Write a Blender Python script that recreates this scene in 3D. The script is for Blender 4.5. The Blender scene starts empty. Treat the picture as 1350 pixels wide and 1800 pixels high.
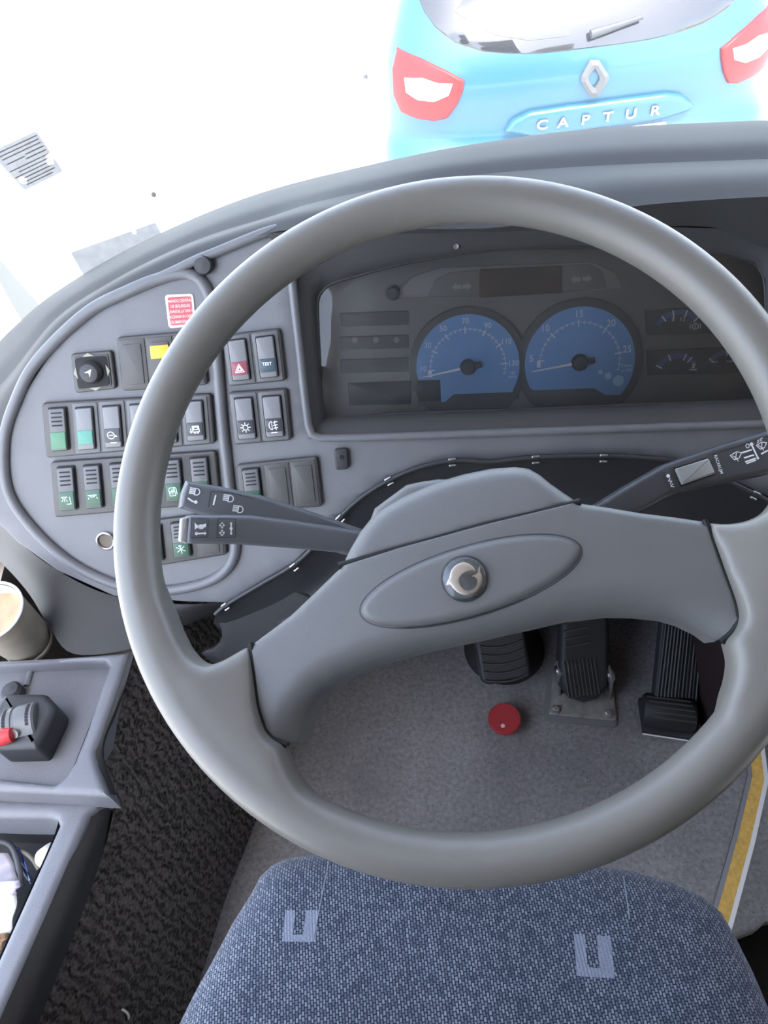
import bpy, bmesh, math, random
from mathutils import Vector as V, Matrix
from mathutils.geometry import delaunay_2d_cdt
from mathutils.bvhtree import BVHTree
random.seed(7)
S = bpy.context.scene
COL = S.collection
# ------------------------------------------------------------------ camera
FPX = 1350.0
CAM = V((0, 0, 1.17))
PITCH, ROLL = math.radians(50), math.radians(8)
X0 = V((1, 0, 0)); U0 = V((0, math.sin(PITCH), math.cos(PITCH))); FW = V((0, math.cos(PITCH), -math.sin(PITCH)))
RT = X0*math.cos(ROLL) - U0*math.sin(ROLL)
UP = X0*math.sin(ROLL) + U0*math.cos(ROLL)
cd = bpy.data.cameras.new('camera'); cam = bpy.data.objects.new('camera', cd); COL.objects.link(cam)
m = Matrix((RT, UP, -FW)).transposed().to_4x4(); m.translation = CAM
cam.matrix_world = m
cd.sensor_fit = 'VERTICAL'; cd.sensor_height = 36.0; cd.lens = 36.0*FPX/1800.0
cd.clip_start = 0.02; cd.clip_end = 200
S.camera = cam

def ray(x, y): return RT*((x-675)/FPX) + UP*((900-y)/FPX) + FW
def at(x, y, d): return CAM + ray(x, y)*d

class Pl:
    """A real plane of the cab: origin, normal towards the viewer, u and v axes."""
    def __init__(s, o, n, v):
        s.o = V(o); s.n = V(n).normalized(); v = V(v)
        s.v = (v - s.n*v.dot(s.n)).normalized(); s.u = s.v.cross(s.n)
    def hit(s, x, y, h=0.0):
        r = ray(x, y); return CAM + r*((s.o + s.n*h - CAM).dot(s.n)/r.dot(s.n))
    def uv(s, x, y, h=0.0):
        d = s.hit(x, y, h) - s.o; return V((d.dot(s.u), d.dot(s.v)))
    def P(s, uv, h=0.0): return s.o + s.u*uv[0] + s.v*uv[1] + s.n*h
    def off(s, h): return Pl(s.o + s.n*h, s.n, s.v)
    def poly(s, pts, h=0.0): return [s.uv(x, y, h) for x, y in pts]

# ------------------------------------------------------------------ materials
MATS = {}
def mat(name, col, rough=.5, spec=.5, metal=0, bump=0, bscale=800, var=0, vscale=40, sheen=0, coat=0, trans=0):
    if name in MATS: return MATS[name]
    M = bpy.data.materials.new(name); M.use_nodes = True
    nt = M.node_tree; B = nt.nodes['Principled BSDF']
    B.inputs['Base Color'].default_value = (*col, 1); B.inputs['Roughness'].default_value = rough
    B.inputs['Specular IOR Level'].default_value = spec; B.inputs['Metallic'].default_value = metal
    if sheen: B.inputs['Sheen Weight'].default_value = sheen
    if coat: B.inputs['Coat Weight'].default_value = coat; B.inputs['Coat Roughness'].default_value = .05
    if trans: B.inputs['Transmission Weight'].default_value = trans
    tc = nt.nodes.new('ShaderNodeTexCoord')
    if bump:
        n = nt.nodes.new('ShaderNodeTexNoise'); n.inputs['Scale'].default_value = bscale; n.inputs['Detail'].default_value = 2
        b = nt.nodes.new('ShaderNodeBump'); b.inputs['Strength'].default_value = bump; b.inputs['Distance'].default_value = .001
        nt.links.new(tc.outputs['Object'], n.inputs['Vector']); nt.links.new(n.outputs['Fac'], b.inputs['Height'])
        nt.links.new(b.outputs['Normal'], B.inputs['Normal'])
    if var:
        n = nt.nodes.new('ShaderNodeTexNoise'); n.inputs['Scale'].default_value = vscale; n.inputs['Detail'].default_value = 6
        r = nt.nodes.new('ShaderNodeMapRange'); r.inputs[1].default_value = .3; r.inputs[2].default_value = .7
        r.inputs[3].default_value = 1-var; r.inputs[4].default_value = 1+var
        x = nt.nodes.new('ShaderNodeVectorMath'); x.operation = 'SCALE'; x.inputs[0].default_value = col
        nt.links.new(tc.outputs['Object'], n.inputs['Vector']); nt.links.new(n.outputs['Fac'], r.inputs[0])
        nt.links.new(r.outputs[0], x.inputs['Scale']); nt.links.new(x.outputs[0], B.inputs['Base Color'])
    MATS[name] = M; return M

def glass_mat(name, tint=(1, 1, 1), dust_haze=0.0, dust_haze_col=(.9, .9, .88), refl=1.0):
    """thin pane: clear transmission, Fresnel mirror reflection and a film of dust that scatters light"""
    M = bpy.data.materials.new(name); M.use_nodes = True; nt = M.node_tree; nt.nodes.clear()
    o = nt.nodes.new('ShaderNodeOutputMaterial'); tr = nt.nodes.new('ShaderNodeBsdfTransparent'); tr.inputs[0].default_value = (*tint, 1)
    gl = nt.nodes.new('ShaderNodeBsdfGlossy'); gl.inputs['Roughness'].default_value = .02
    fr = nt.nodes.new('ShaderNodeFresnel'); fr.inputs[0].default_value = 1.45
    ml = nt.nodes.new('ShaderNodeMath'); ml.operation = 'MULTIPLY'; ml.inputs[1].default_value = refl
    mx = nt.nodes.new('ShaderNodeMixShader'); L = nt.links.new
    L(fr.outputs[0], ml.inputs[0]); L(ml.outputs[0], mx.inputs[0]); L(tr.outputs[0], mx.inputs[1]); L(gl.outputs[0], mx.inputs[2])
    last = mx
    if dust_haze:
        tl = nt.nodes.new('ShaderNodeBsdfTranslucent'); tl.inputs[0].default_value = (*dust_haze_col, 1)
        df = nt.nodes.new('ShaderNodeBsdfDiffuse'); df.inputs[0].default_value = (*dust_haze_col, 1)
        md = nt.nodes.new('ShaderNodeMixShader'); md.inputs[0].default_value = .4; L(tl.outputs[0], md.inputs[1]); L(df.outputs[0], md.inputs[2])
        m2 = nt.nodes.new('ShaderNodeMixShader'); m2.inputs[0].default_value = dust_haze
        L(mx.outputs[0], m2.inputs[1]); L(md.outputs[0], m2.inputs[2]); last = m2
    L(last.outputs[0], o.inputs[0]); return M

# ------------------------------------------------------------------ mesh builders
def catmull(P, n, closed=False):
    """resample a polyline of vectors to n points, evenly by length along a smooth curve"""
    P = [V(p) for p in P]; N = len(P); out = []
    segs = N if closed else N-1
    for i in range(segs):
        if closed: a, b, c, d = P[i-1], P[i], P[(i+1) % N], P[(i+2) % N]
        else:
            b, c = P[i], P[i+1]
            a = P[i-1] if i else b*2-c
            d = P[i+2] if i+2 < N else c*2-b
        for k in range(12):
            t = k/12.0
            out.append(.5*((2*b) + (c-a)*t + (2*a-5*b+4*c-d)*t*t + (3*b-a-3*c+d)*t*t*t))
    out.append(P[0].copy() if closed else P[-1].copy())
    L = [0]
    for i in range(1, len(out)): L.append(L[-1] + (out[i]-out[i-1]).length)
    res = []; j = 0; m_ = n if closed else n-1
    for i in range(n):
        s = L[-1]*i/m_
        while j < len(L)-2 and L[j+1] < s: j += 1
        q = (s-L[j])/max(L[j+1]-L[j], 1e-9); res.append(out[j].lerp(out[j+1], min(max(q, 0), 1)))
    return res

class MB:
    def __init__(s): s.v = []; s.f = []; s.m = []
    def add(s, vs, fs, mi=0):
        b = len(s.v); s.v += [V(p) for p in vs]; s.f += [tuple(b+i for i in f) for f in fs]; s.m += [mi]*len(fs); return s
    def grid(s, rows, mi=0, closed=False):
        R, C = len(rows), len(rows[0]); fs = []
        for i in range(R-1):
            for j in range(C if closed else C-1):
                k = (j+1) % C; fs.append((i*C+j, i*C+k, (i+1)*C+k, (i+1)*C+j))
        return s.add([p for r in rows for p in r], fs, mi)
    def loft(s, curves, nu, sub=4, mi=0, smooth=True):
        cs = [catmull(c, nu) for c in curves]
        if sub > 1 and smooth:
            nv = (len(cs)-1)*sub+1
            cols = [catmull([c[j] for c in cs], nv) for j in range(nu)]
            rows = [[cols[j][i] for j in range(nu)] for i in range(nv)]
        else: rows = cs
        return s.grid(rows, mi)
    def tube(s, path, r, n=10, closed=False, mi=0, caps=True):
        N = len(path); rows = []; ref = None
        rr = r if isinstance(r, (list, tuple)) else [r]*N
        for i, p in enumerate(path):
            a = path[i-1] if (i or closed) else p; b = path[(i+1) % N] if (i+1 < N or closed) else p
            t = (b-a).normalized()
            if ref is None: ref = t.orthogonal().normalized()
            ref = (ref - t*ref.dot(t)).normalized(); bi = t.cross(ref)
            rows.append([p + (ref*math.cos(2*math.pi*k/n) + bi*math.sin(2*math.pi*k/n))*rr[i] for k in range(n)])
        if closed:
            # align last ring to the first
            best = min(range(n), key=lambda q: sum((rows[-1][(k+q) % n]-rows[0][k]).length for k in range(n)))
            s.grid(rows, mi, True)
            b = len(s.v)-N*n
            for k in range(n):
                k2 = (k+1) % n
                s.f.append((b+(N-1)*n+(k+best) % n, b+(N-1)*n+(k2+best) % n, b+k2, b+k)); s.m.append(mi)
        else:
            s.grid(rows, mi, True); b = len(s.v)-N*n
            if caps:
                s.f.append(tuple(b+k for k in range(n))[::-1]); s.m.append(mi)
                s.f.append(tuple(b+(N-1)*n+k for k in range(n))); s.m.append(mi)
        return s
    def lathe(s, o, ax, prof, n=28, mi=0, ref=None):
        """prof: (radius, height along ax)"""
        ax = V(ax).normalized(); e = (V(ref)-ax*V(ref).dot(ax)).normalized() if ref else ax.orthogonal().normalized(); f = ax.cross(e); o = V(o)
        rows = [[o + ax*h + (e*math.cos(2*math.pi*k/n) + f*math.sin(2*math.pi*k/n))*max(r, 1e-5) for k in range(n)] for r, h in prof]
        return s.grid(rows, mi, True)
    def slab(s, pl, uv, h0, h1, ch=.001, n=3, mi=0, bottom=True):
        """a plate with an outline in plane coordinates, rounded along its top edge"""
        uv = ccw(uv); N = len(uv); rings = [[pl.P(p, h0) for p in uv]]
        for k in range(n+1):
            a = math.pi/2*k/n; q = inset(uv, ch*(1-math.cos(a)))
            rings.append([pl.P(p, h1-ch+ch*math.sin(a)) for p in q])
        s.grid(rings, mi, True); b = len(s.v)-N*len(rings)
        s.f.append(tuple(b+N*(len(rings)-1)+k for k in range(N))); s.m.append(mi)
        if bottom: s.f.append(tuple(b+k for k in range(N))[::-1]); s.m.append(mi)
        return s
    def strokes(s, pl, lines, w, h, mi=0):
        for ln in lines:
            for a, b in zip(ln, ln[1:]):
                a = V(a[:2]); b = V(b[:2]); d = b-a
                if d.length < 1e-7: continue
                d.normalize(); q = V((-d.y, d.x))*w/2; e = d*w*.3
                s.add([pl.P(a-e+q, h), pl.P(a-e-q, h), pl.P(b+e-q, h), pl.P(b+e+q, h)], [(0, 1, 2, 3)], mi)
        return s
    def flat(s, pl, uv, h, mi=0):
        uv = ccw(uv); return s.add([pl.P(p, h) for p in uv], [tuple(range(len(uv)))], mi)
    def text(s, pl, body, uv, size, h, rot=0, mi=0, sx=1.0, bold=0.0, spacing=1.0):
        vs, fs = glyphs(body, bold, spacing); c, sn = math.cos(rot), math.sin(rot)
        return s.add([pl.P((uv[0] + (x*sx*c - y*sn)*size, uv[1] + (x*sx*sn + y*c)*size), h) for x, y in vs], fs, mi)
    def box(s, lo, hi, mi=0):
        (a, b, c), (d, e, f) = lo, hi
        return s.add([(a,b,c),(d,b,c),(d,e,c),(a,e,c),(a,b,f),(d,b,f),(d,e,f),(a,e,f)], [(3,2,1,0),(4,5,6,7),(0,1,5,4),(1,2,6,5),(2,3,7,6),(3,0,4,7)], mi)

_G = {}
def glyphs(body, bold=0.0, spacing=1.0):
    k = (body, bold, spacing)
    if k not in _G:
        c = bpy.data.curves.new('glyphs', 'FONT'); c.body = body; c.size = 1; c.align_x = 'CENTER'; c.align_y = 'CENTER'; c.offset = bold; c.resolution_u = 3; c.space_character = spacing; c.space_line = spacing
        o = bpy.data.objects.new('glyphs', c); COL.objects.link(o)
        dg = bpy.context.evaluated_depsgraph_get(); ev = o.evaluated_get(dg); me = ev.to_mesh()
        _G[k] = ([(v.co.x, v.co.y) for v in me.vertices], [tuple(p.vertices) for p in me.polygons])
        ev.to_mesh_clear(); bpy.data.objects.remove(o); bpy.data.curves.remove(c)
    return _G[k]

def ccw(uv):
    uv = [V(p[:2]) for p in uv]
    a = sum(uv[i-1].x*uv[i].y - uv[i].x*uv[i-1].y for i in range(len(uv)))
    return uv if a > 0 else uv[::-1]
def inset(uv, d):
    if d <= 0: return uv
    out = []; N = len(uv)
    for i in range(N):
        a, b, c = uv[i-1], uv[i], uv[(i+1) % N]
        e1 = (b-a); e2 = (c-b)
        if e1.length < 1e-9 or e2.length < 1e-9: out.append(b); continue
        e1.normalize(); e2.normalize(); n1 = V((-e1.y, e1.x)); n2 = V((-e2.y, e2.x)); t = n1+n2
        q = t.length
        if q < .3: out.append(b + n1*d); continue
        t /= q; out.append(b + t*(d/max(t.dot(n1), .4)))
    return out
def rounded(uv, r, n=4):
    """round the corners of an outline"""
    uv = ccw(uv); out = []; N = len(uv)
    for i in range(N):
        a, b, c = uv[i-1], uv[i], uv[(i+1) % N]
        rr = min(r, (a-b).length*.45, (c-b).length*.45)
        p = b + (a-b).normalized()*rr; q = b + (c-b).normalized()*rr
        for k in range(n+1):
            t = k/n; out.append(p*(1-t)**2 + b*2*t*(1-t) + q*t*t)
    return out
def smooth2(uv, n):
    return [V((p.x, p.y)) for p in catmull([V((p[0], p[1], 0)) for p in uv], n, True)]
def circ(c, r, n=32, ry=None, rot=0):
    ry = ry or r; o = []
    for k in range(n):
        a = 2*math.pi*k/n; x, y = r*math.cos(a), ry*math.sin(a)
        o.append(V((c[0]+x*math.cos(rot)-y*math.sin(rot), c[1]+x*math.sin(rot)+y*math.cos(rot))))
    return o
def densify(uv, step, rs=None):
    out = []; ro = []
    for i in range(len(uv)):
        a, b = uv[i], uv[(i+1) % len(uv)]; k = max(1, int((b-a).length/step))
        for j in range(k): out.append(a.lerp(b, j/k)); ro.append(rs[i] if rs else None)
    return out, ro
def segdist(p, a, b):
    d = b-a; L = d.length_squared
    t = 0 if L < 1e-14 else max(0, min(1, (p-a).dot(d)/L)); return (p-a-d*t).length
def inside(p, poly):
    c = False; j = len(poly)-1
    for i in range(len(poly)):
        a, b = poly[i], poly[j]
        if (a.y > p.y) != (b.y > p.y) and p.x < (b.x-a.x)*(p.y-a.y)/(b.y-a.y)+a.x: c = not c
        j = i
    return c
def cdt_fill(uv, grid, clear=.5, rings=()):
    lo = V((min(p.x for p in uv), min(p.y for p in uv))); hi = V((max(p.x for p in uv), max(p.y for p in uv)))
    pts = list(uv); N = len(uv); y = lo.y; row = 0; clear_ = grid*clear
    dist = lambda p: min(segdist(p, uv[i-1], uv[i]) for i in range(N))
    kept = {}
    for d in sorted(rings):
        for p in inset(uv, d):
            k = (round(p.x/(grid*.45)), round(p.y/(grid*.45)), round(d/(grid*.3)))
            if k in kept or not inside(p, uv): continue
            if dist(p) > d*.96: kept[k] = 1; pts.append(p)
    if rings: clear_ = max(rings) + grid*.45
    while y < hi.y:
        x = lo.x + (grid/2 if row % 2 else 0)
        while x < hi.x:
            p = V((x, y))
            if inside(p, uv) and dist(p) > clear_: pts.append(p)
            x += grid
        y += grid*.87; row += 1
    vo, _, fo, orig, _, _ = delaunay_2d_cdt(pts, [], [tuple(range(N))], 1, 1e-7)
    loop = [None]*N
    for i, os in enumerate(orig):
        for k in os:
            if k < N: loop[k] = i
    return [V(p) for p in vo], [tuple(f) for f in fo], loop
def pillow(mb, pl, uv, r, hf=None, drop=.02, grid=.005, rs=None, mi=0, h=0.0, mapper=None):
    """a cushion-like solid: domed edge of radius r (per edge: rs), top height hf(u,v), skirt of depth drop"""
    uv = [V(p[:2]) for p in uv]
    a = sum(uv[i-1].x*uv[i].y - uv[i].x*uv[i-1].y for i in range(len(uv)))
    if a < 0:
        uv = uv[::-1]
        if rs: rs = rs[::-1]; rs = rs[1:]+rs[:1]
    base, rb = uv, (rs or [r]*len(uv))
    b, _ = densify(uv, grid)
    rset = set()
    for q in set(round(x, 5) for x in rb if x > 0): rset |= {q*.06, q*.22, q*.48, q*.76, q*1.02}
    rset = [d for d in rset if d > grid*.08]
    vo, fo, loop = cdt_fill(b, grid, .5, rset)
    N = len(base); P = []
    for p in vo:
        z = 0
        for i in range(N):
            rr = rb[i]
            if rr <= 0: continue
            d = segdist(p, base[i], base[(i+1) % N])
            if d < rr: z = min(z, -(rr - math.sqrt(max(rr*rr-(rr-d)**2, 0))))
        hh = h + z + (hf(p.x, p.y) if hf else 0)
        P.append(mapper(p, hh) if mapper else pl.P(p, hh))
    k0 = len(P); dn = [P[i] - pl.n*drop for i in loop]; n = len(loop)
    fs = list(fo) + [(loop[i], k0+i, k0+(i+1) % n, loop[(i+1) % n]) for i in range(n)]
    if not mapper: fs.append(tuple(k0+i for i in range(n))[::-1])
    return mb.add(P+dn, fs, mi)

# ------------------------------------------------------------------ objects
def rootloc(o):
    p = V((0, 0, 0))
    while o: p = p + o.location; o = o.parent
    return p
def tag(o, label=None, cat=None, group=None, kind=None):
    if label: o['label'] = label
    if cat: o['category'] = cat
    if group: o['group'] = group
    if kind: o['kind'] = kind
    return o
def thing(name, label, cat, loc, group=None):
    o = bpy.data.objects.new(name, None); COL.objects.link(o); o.location = V(loc); o.empty_display_size = .02
    return tag(o, label, cat, group)
def mk(name, mb, mats, parent=None, smooth=35, label=None, cat=None, group=None, kind=None, loc=None):
    if not isinstance(mats, (list, tuple)): mats = [mats]
    me = bpy.data.meshes.new(name)
    if parent is None and loc is None:
        n = max(len(mb.v), 1); c = sum(mb.v, V((0, 0, 0)))/n; loc = V((c.x, c.y, min(p.z for p in mb.v)))
    org = rootloc(parent) if parent else V(loc)
    me.from_pydata([tuple(p-org) for p in mb.v], [], mb.f); me.validate()
    for mm in mats: me.materials.append(mm)
    if len(me.polygons) == len(mb.m): me.polygons.foreach_set('material_index', mb.m)
    bm = bmesh.new(); bm.from_mesh(me)
    bmesh.ops.recalc_face_normals(bm, faces=bm.faces); bm.to_mesh(me); bm.free()
    if smooth:
        me.polygons.foreach_set('use_smooth', [True]*len(me.polygons)); me.set_sharp_from_angle(angle=math.radians(smooth))
    o = bpy.data.objects.new(name, me); COL.objects.link(o)
    if parent: o.parent = parent
    else: o.location = org
    return tag(o, label, cat, group, kind)
def struct(name, mb, mats, smooth=35, **k): return mk(name, mb, mats, None, smooth, kind='structure', **k)
# ------------------------------------------------------------------ planes of the cab
PSI = math.radians(-8); EL = math.radians(30)
D = Pl(at(820, 643, .80), (math.sin(PSI)*math.cos(EL), -math.cos(PSI)*math.cos(EL), math.sin(EL)), (0, 0, 1))   # dashboard face
W = Pl((.0433, .3343, .7724), (-.1517, -.4519, .8791), UP)                                                        # steering wheel
RM, RA = .226, .0166
LEDGE = Pl((-.4, .3, .40), (0, 0, 1), (0, 1, 0))
POCK = Pl((-.4, .2, .365), (0, 0, 1), (0, 1, 0))
FLOOR = Pl((0, 0, 0), (0, 0, 1), (0, 1, 0))
SEATP = Pl((.06, 0, .47), (0, 0, 1), (0, 1, 0))
GZ = -1.22
GROUND = Pl((0, 0, GZ), (0, 0, 1), (0, 1, 0))

# ------------------------------------------------------------------ colours
m_dash = mat('dash_plastic', (.138, .140, .150), .42, .5, bump=.25, bscale=1500, var=.05, vscale=30)
m_cowl = mat('cowl_plastic', (.050, .049, .048), .6, .28, bump=.25, bscale=1500, var=.05, vscale=25)
m_dark = mat('dark_plastic', (.035, .035, .038), .45, .4, bump=.15, bscale=1200)
m_bezel = mat('bezel_plastic', (.055, .055, .057), .5, .4, bump=.2, bscale=1400)
m_black = mat('black', (.012, .012, .013), .6, .3)
m_wheel = mat('wheel_foam', (.148, .141, .127), .37, .55, bump=.12, bscale=2200, var=.04, vscale=12)
m_hub = mat('hub_foam', (.122, .124, .125), .40, .5, bump=.22, bscale=2600, var=.03, vscale=14)
m_stalk = mat('stalk_plastic', (.105, .11, .122), .38, .5, bump=.1, bscale=1600)
m_white = mat('white_print', (.8, .82, .84), .5, .3)
m_frame = mat('switch_frame', (.066, .063, .062), .42, .5, bump=.1, bscale=1500)
m_plate = mat('switch_plate', (.115, .116, .122), .42, .5, bump=.1, bscale=1500)
m_button = mat('switch_button', (.18, .18, .19), .38, .5)
m_ribbed = mat('ribbed_button', (.105, .106, .112), .4, .5)
m_legend = mat('legend_dark', (.045, .047, .055), .35, .5)
m_green = mat('legend_green', (.06, .19, .10), .35, .5)
m_teal = mat('legend_teal', (.07, .26, .20), .35, .5)
m_dkgreen = mat('legend_dark_green', (.03, .085, .05), .35, .5)
m_red = mat('legend_red', (.27, .06, .085), .35, .5)
m_blueleg = mat('legend_slate', (.05, .075, .095), .35, .5)
m_mint = mat('mint_print', (.55, .8, .7), .5, .3)
m_tan = mat('arrow_print', (.32, .32, .24), .5, .3)
m_yellow = mat('yellow_lens', (.80, .47, .02), .35, .5)
m_chrome = mat('chrome', (.55, .55, .55), .32, .5, metal=1)
m_steel = mat('worn_steel', (.30, .29, .28), .5, .5, metal=.6, bump=.4, bscale=300, var=.25, vscale=60)
m_carpetedge = mat('console_side', (.035, .033, .031), .7, .3, bump=.5, bscale=700)
m_rubber = mat('pedal_rubber', (.022, .022, .022), .6, .4, bump=.2, bscale=900)
m_console = mat('console_plastic', (.14, .142, .155), .4, .5, bump=.35, bscale=1100, var=.08, vscale=20)
m_leather = mat('gaiter_vinyl', (.022, .022, .024), .5, .4, bump=.3, bscale=900)

# ================================================================== DASHBOARD
dash = thing('dashboard', 'dark grey moulded coach dashboard wrapping round in front of the steering wheel', 'dashboard', D.P((-.05, -.25), -.05))
# top edge curves (pixel of the visible edge -> real points)
EA = [(-70,868),(-20,790),(20,722),(100,598),(200,522),(300,470),(380,441),(470,410),(560,400),(700,402),(860,401),(1000,382),(1120,362),(1250,351),(1370,345),(1520,341),(1950,334)]
EM = [(-70,775),(-20,700),(20,655),(100,558),(200,492),(300,441),(380,409),(470,382),(560,354),(700,326),(860,305),(1000,294),(1120,288),(1250,283),(1370,279),(1520,276),(1950,271)]
ES = [(-70,700),(-20,626),(20,583),(80,530),(180,466),(290,410),(400,363),(500,330),(640,296),(780,266),(900,247),(1000,234),(1120,225),(1250,219),(1370,214),(1520,211),(1950,206)]
def zdep(p): return (p-CAM).dot(FW)
NA = 76
cA = [D.hit(x, y, (.004 if x < 440 else .004+.030*min(1, (x-440)/160.))) for x, y in EA]
cM, cS, cK, cB = [], [], [], []
for i, (a, mpx, s) in enumerate(zip(cA, EM, ES)):
    d = zdep(a); k = min(1, max(0, (mpx[0]-700)/300.))
    cM.append(at(mpx[0], mpx[1], d + .045 + .02*k))
    p = at(s[0], s[1], d + .125 + .02*k); cS.append(p)
    fw = V((ray(s[0], s[1]).x*.35, .8, 0)).normalized()
    cK.append(p + fw*.035 + V((0, 0, -.020))); cB.append(p + fw*.07 + V((0, 0, -.09)))
cMl = [a.lerp(mm, .5) + V((0, -.008, .008)) for a, mm in zip(cA, cM)]
# bulge of the rolled edge between its inner line and its silhouette
cR = []
for mm, s in zip(cM, cS):
    q = mm.lerp(s, .5); cR.append(q + (CAM-q).normalized()*.022)
mb = MB(); mb.loft([cA, cMl, cM], NA, 4); mk('hood', mb, m_cowl, dash, 50)
mb = MB(); mb.loft([cM, cR, cS, cK, cB], NA, 6); mk('cowl_roll', mb, m_cowl, dash, 50)
# front lip under the hood (thickness of the hood edge), then the bezel starts behind it
# ---- left switch panel
PANEL = [(-70,868),(-20,790),(20,722),(100,598),(200,522),(300,470),(380,441),(470,410),(512,404),(514,500),(530,640),(546,768),
         (700,763),(900,756),(1100,749),(1340,741),(1520,735),(1950,720),(1950,985),(1520,950),(1370,885),(1330,868),(1260,834),(1200,812),(1150,805),(1060,800),(940,803),(860,812),(800,808),(740,820),(690,840),(640,870),
         (600,905),(560,950),(520,990),(460,1025),(400,1062),(330,1060),(200,1050),(100,1005),(30,955),(-20,905)]
uvp = D.poly(PANEL)
mb = MB(); pillow(mb, D, uvp, .004, drop=.012, grid=.014); mk('front_panel', mb, m_dash, dash, 50)
# raised bead round the switches
BEAD = [(8,775),(28,705),(66,634),(150,552),(225,512),(282,489),(322,480),(350,490),(367,518),(377,560),(383,640),(391,740),(403,850),(414,945),(406,990),(372,1020),(310,1036),(250,1036),(190,1022),(120,985),(55,925),(14,860)]
bp = catmull([D.hit(x, y, .0015) for x, y in BEAD], 160, True)
mb = MB(); mb.tube(bp, .0064, 12, True); mk('panel_bead', mb, m_dash, dash, 60)
# smooth bead following the cowl, and vertical rib beside the gauges
bp = catmull([D.hit(x, y, .003) for x, y in [(205,523),(260,497),(310,474),(345,457),(380,443),(470,407),(525,395)]], 70)
mb = MB(); mb.tube(bp, .005, 10); mk('cowl_bead', mb, m_dash, dash, 60)
bp = catmull([D.hit(x, y, .001) for x, y in [(508,440),(514,500),(527,620),(540,735),(548,764),(570,770),(700,767),(900,760),(1100,753),(1340,745),(1500,740),(1950,724)]], 90)
mb = MB(); mb.tube(bp, .0045, 10); mk('gauge_surround_bead', mb, m_dash, dash, 60)
# skirt running down from the bead to the side console
s0 = [D.hit(x, y, -.002) for x, y in [(-70,868),(-15,905),(30,950),(100,1002),(190,1045),(290,1060),(340,1062),(392,1058)]]
s2 = [LEDGE.hit(x, y, .001) for x, y in [(-90,905),(-2,985),(48,1040),(84,1096),(128,1149),(236,1139),(300,1165),(360,1180)]]
s2[-2] += V((0, .06, -.02)); s2[-1] += V((0, .11, -.05))
s1 = [a.lerp(b, .5) + V((0, .004, .0)) for a, b in zip(s0, s2)]
mb = MB(); mb.loft([s0, s1, s2], 50, 5); mk('skirt', mb, m_cowl, dash, 50)
mb = MB(); ec = [cS[0], cR[0], cM[0], cMl[0], cA[0], s0[0], s1[0], s2[0], s2[0]+V((0, .1, 0)), cB[0]+V((0, 0, -.05)), cB[0], cK[0]]; mb.add(ec+[sum(ec, V((0, 0, 0)))/len(ec)], [(i, (i+1) % len(ec), len(ec)) for i in range(len(ec))]); mk('end_cap', mb, m_cowl, dash, 0)
mb = MB(); mb.lathe(D.hit(360, 466, .002), D.n, [(.0095, 0), (.0095, .006), (.008, .0085), (0, .009)], 24); mk('cover_plug', mb, m_dark, dash)
# round tab with a screw, right of the blank bank
mb = MB(); mb.slab(D, rounded(D.poly([(588,788),(611,786),(614,822),(591,824)]), .003), 0, .006, .0015); tab = mk('retaining_tab', mb, m_dark, dash)
mb = MB(); mb.lathe(D.hit(601, 804, .006), D.n, [(.0024, 0), (.002, .0008), (0, .0005)], 14); mk('screw', mb, m_black, tab)

# ---- red warning sticker
stq = rounded(D.poly([(290,518),(340,516),(345,573),(297,577)]), .004)
st = MB(); st.slab(D, stq, .0001, .0009, .0003); sti = mk('warning_sticker', st, mat('sticker_white', (.75, .72, .72), .5), loc=D.hit(297, 577), label='small white-bordered red warning sticker with five lines of white text on the dash panel', cat='sticker')
rq = rounded(D.poly([(294.5,522.5),(336.5,520.5),(340.5,569),(300.5,572.5)]), .0025)
mb = MB(); mb.flat(D, rq, .0011); mk('red_field', mb, mat('sticker_red', (.52, .075, .085), .5), sti, 0)
mb = MB(); a = D.uv(317, 523); b = D.uv(319.5, 571)
for i, t in enumerate(['MANDO CENTRAL', 'DE SEGURIDAD', 'LEVANTAR LA TAPA Y', 'ACCIONAR EN CASO', 'DE EMERGENCIA']):
    c = a.lerp(b, (i+.6)/5.2); mb.text(D, t, c, .0042, .0013, rot=math.radians(.5), sx=.62 if len(t) > 15 else .72, bold=.012)
mk('lettering', mb, mat('sticker_text', (.85, .62, .62), .5), sti, 0)

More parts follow.
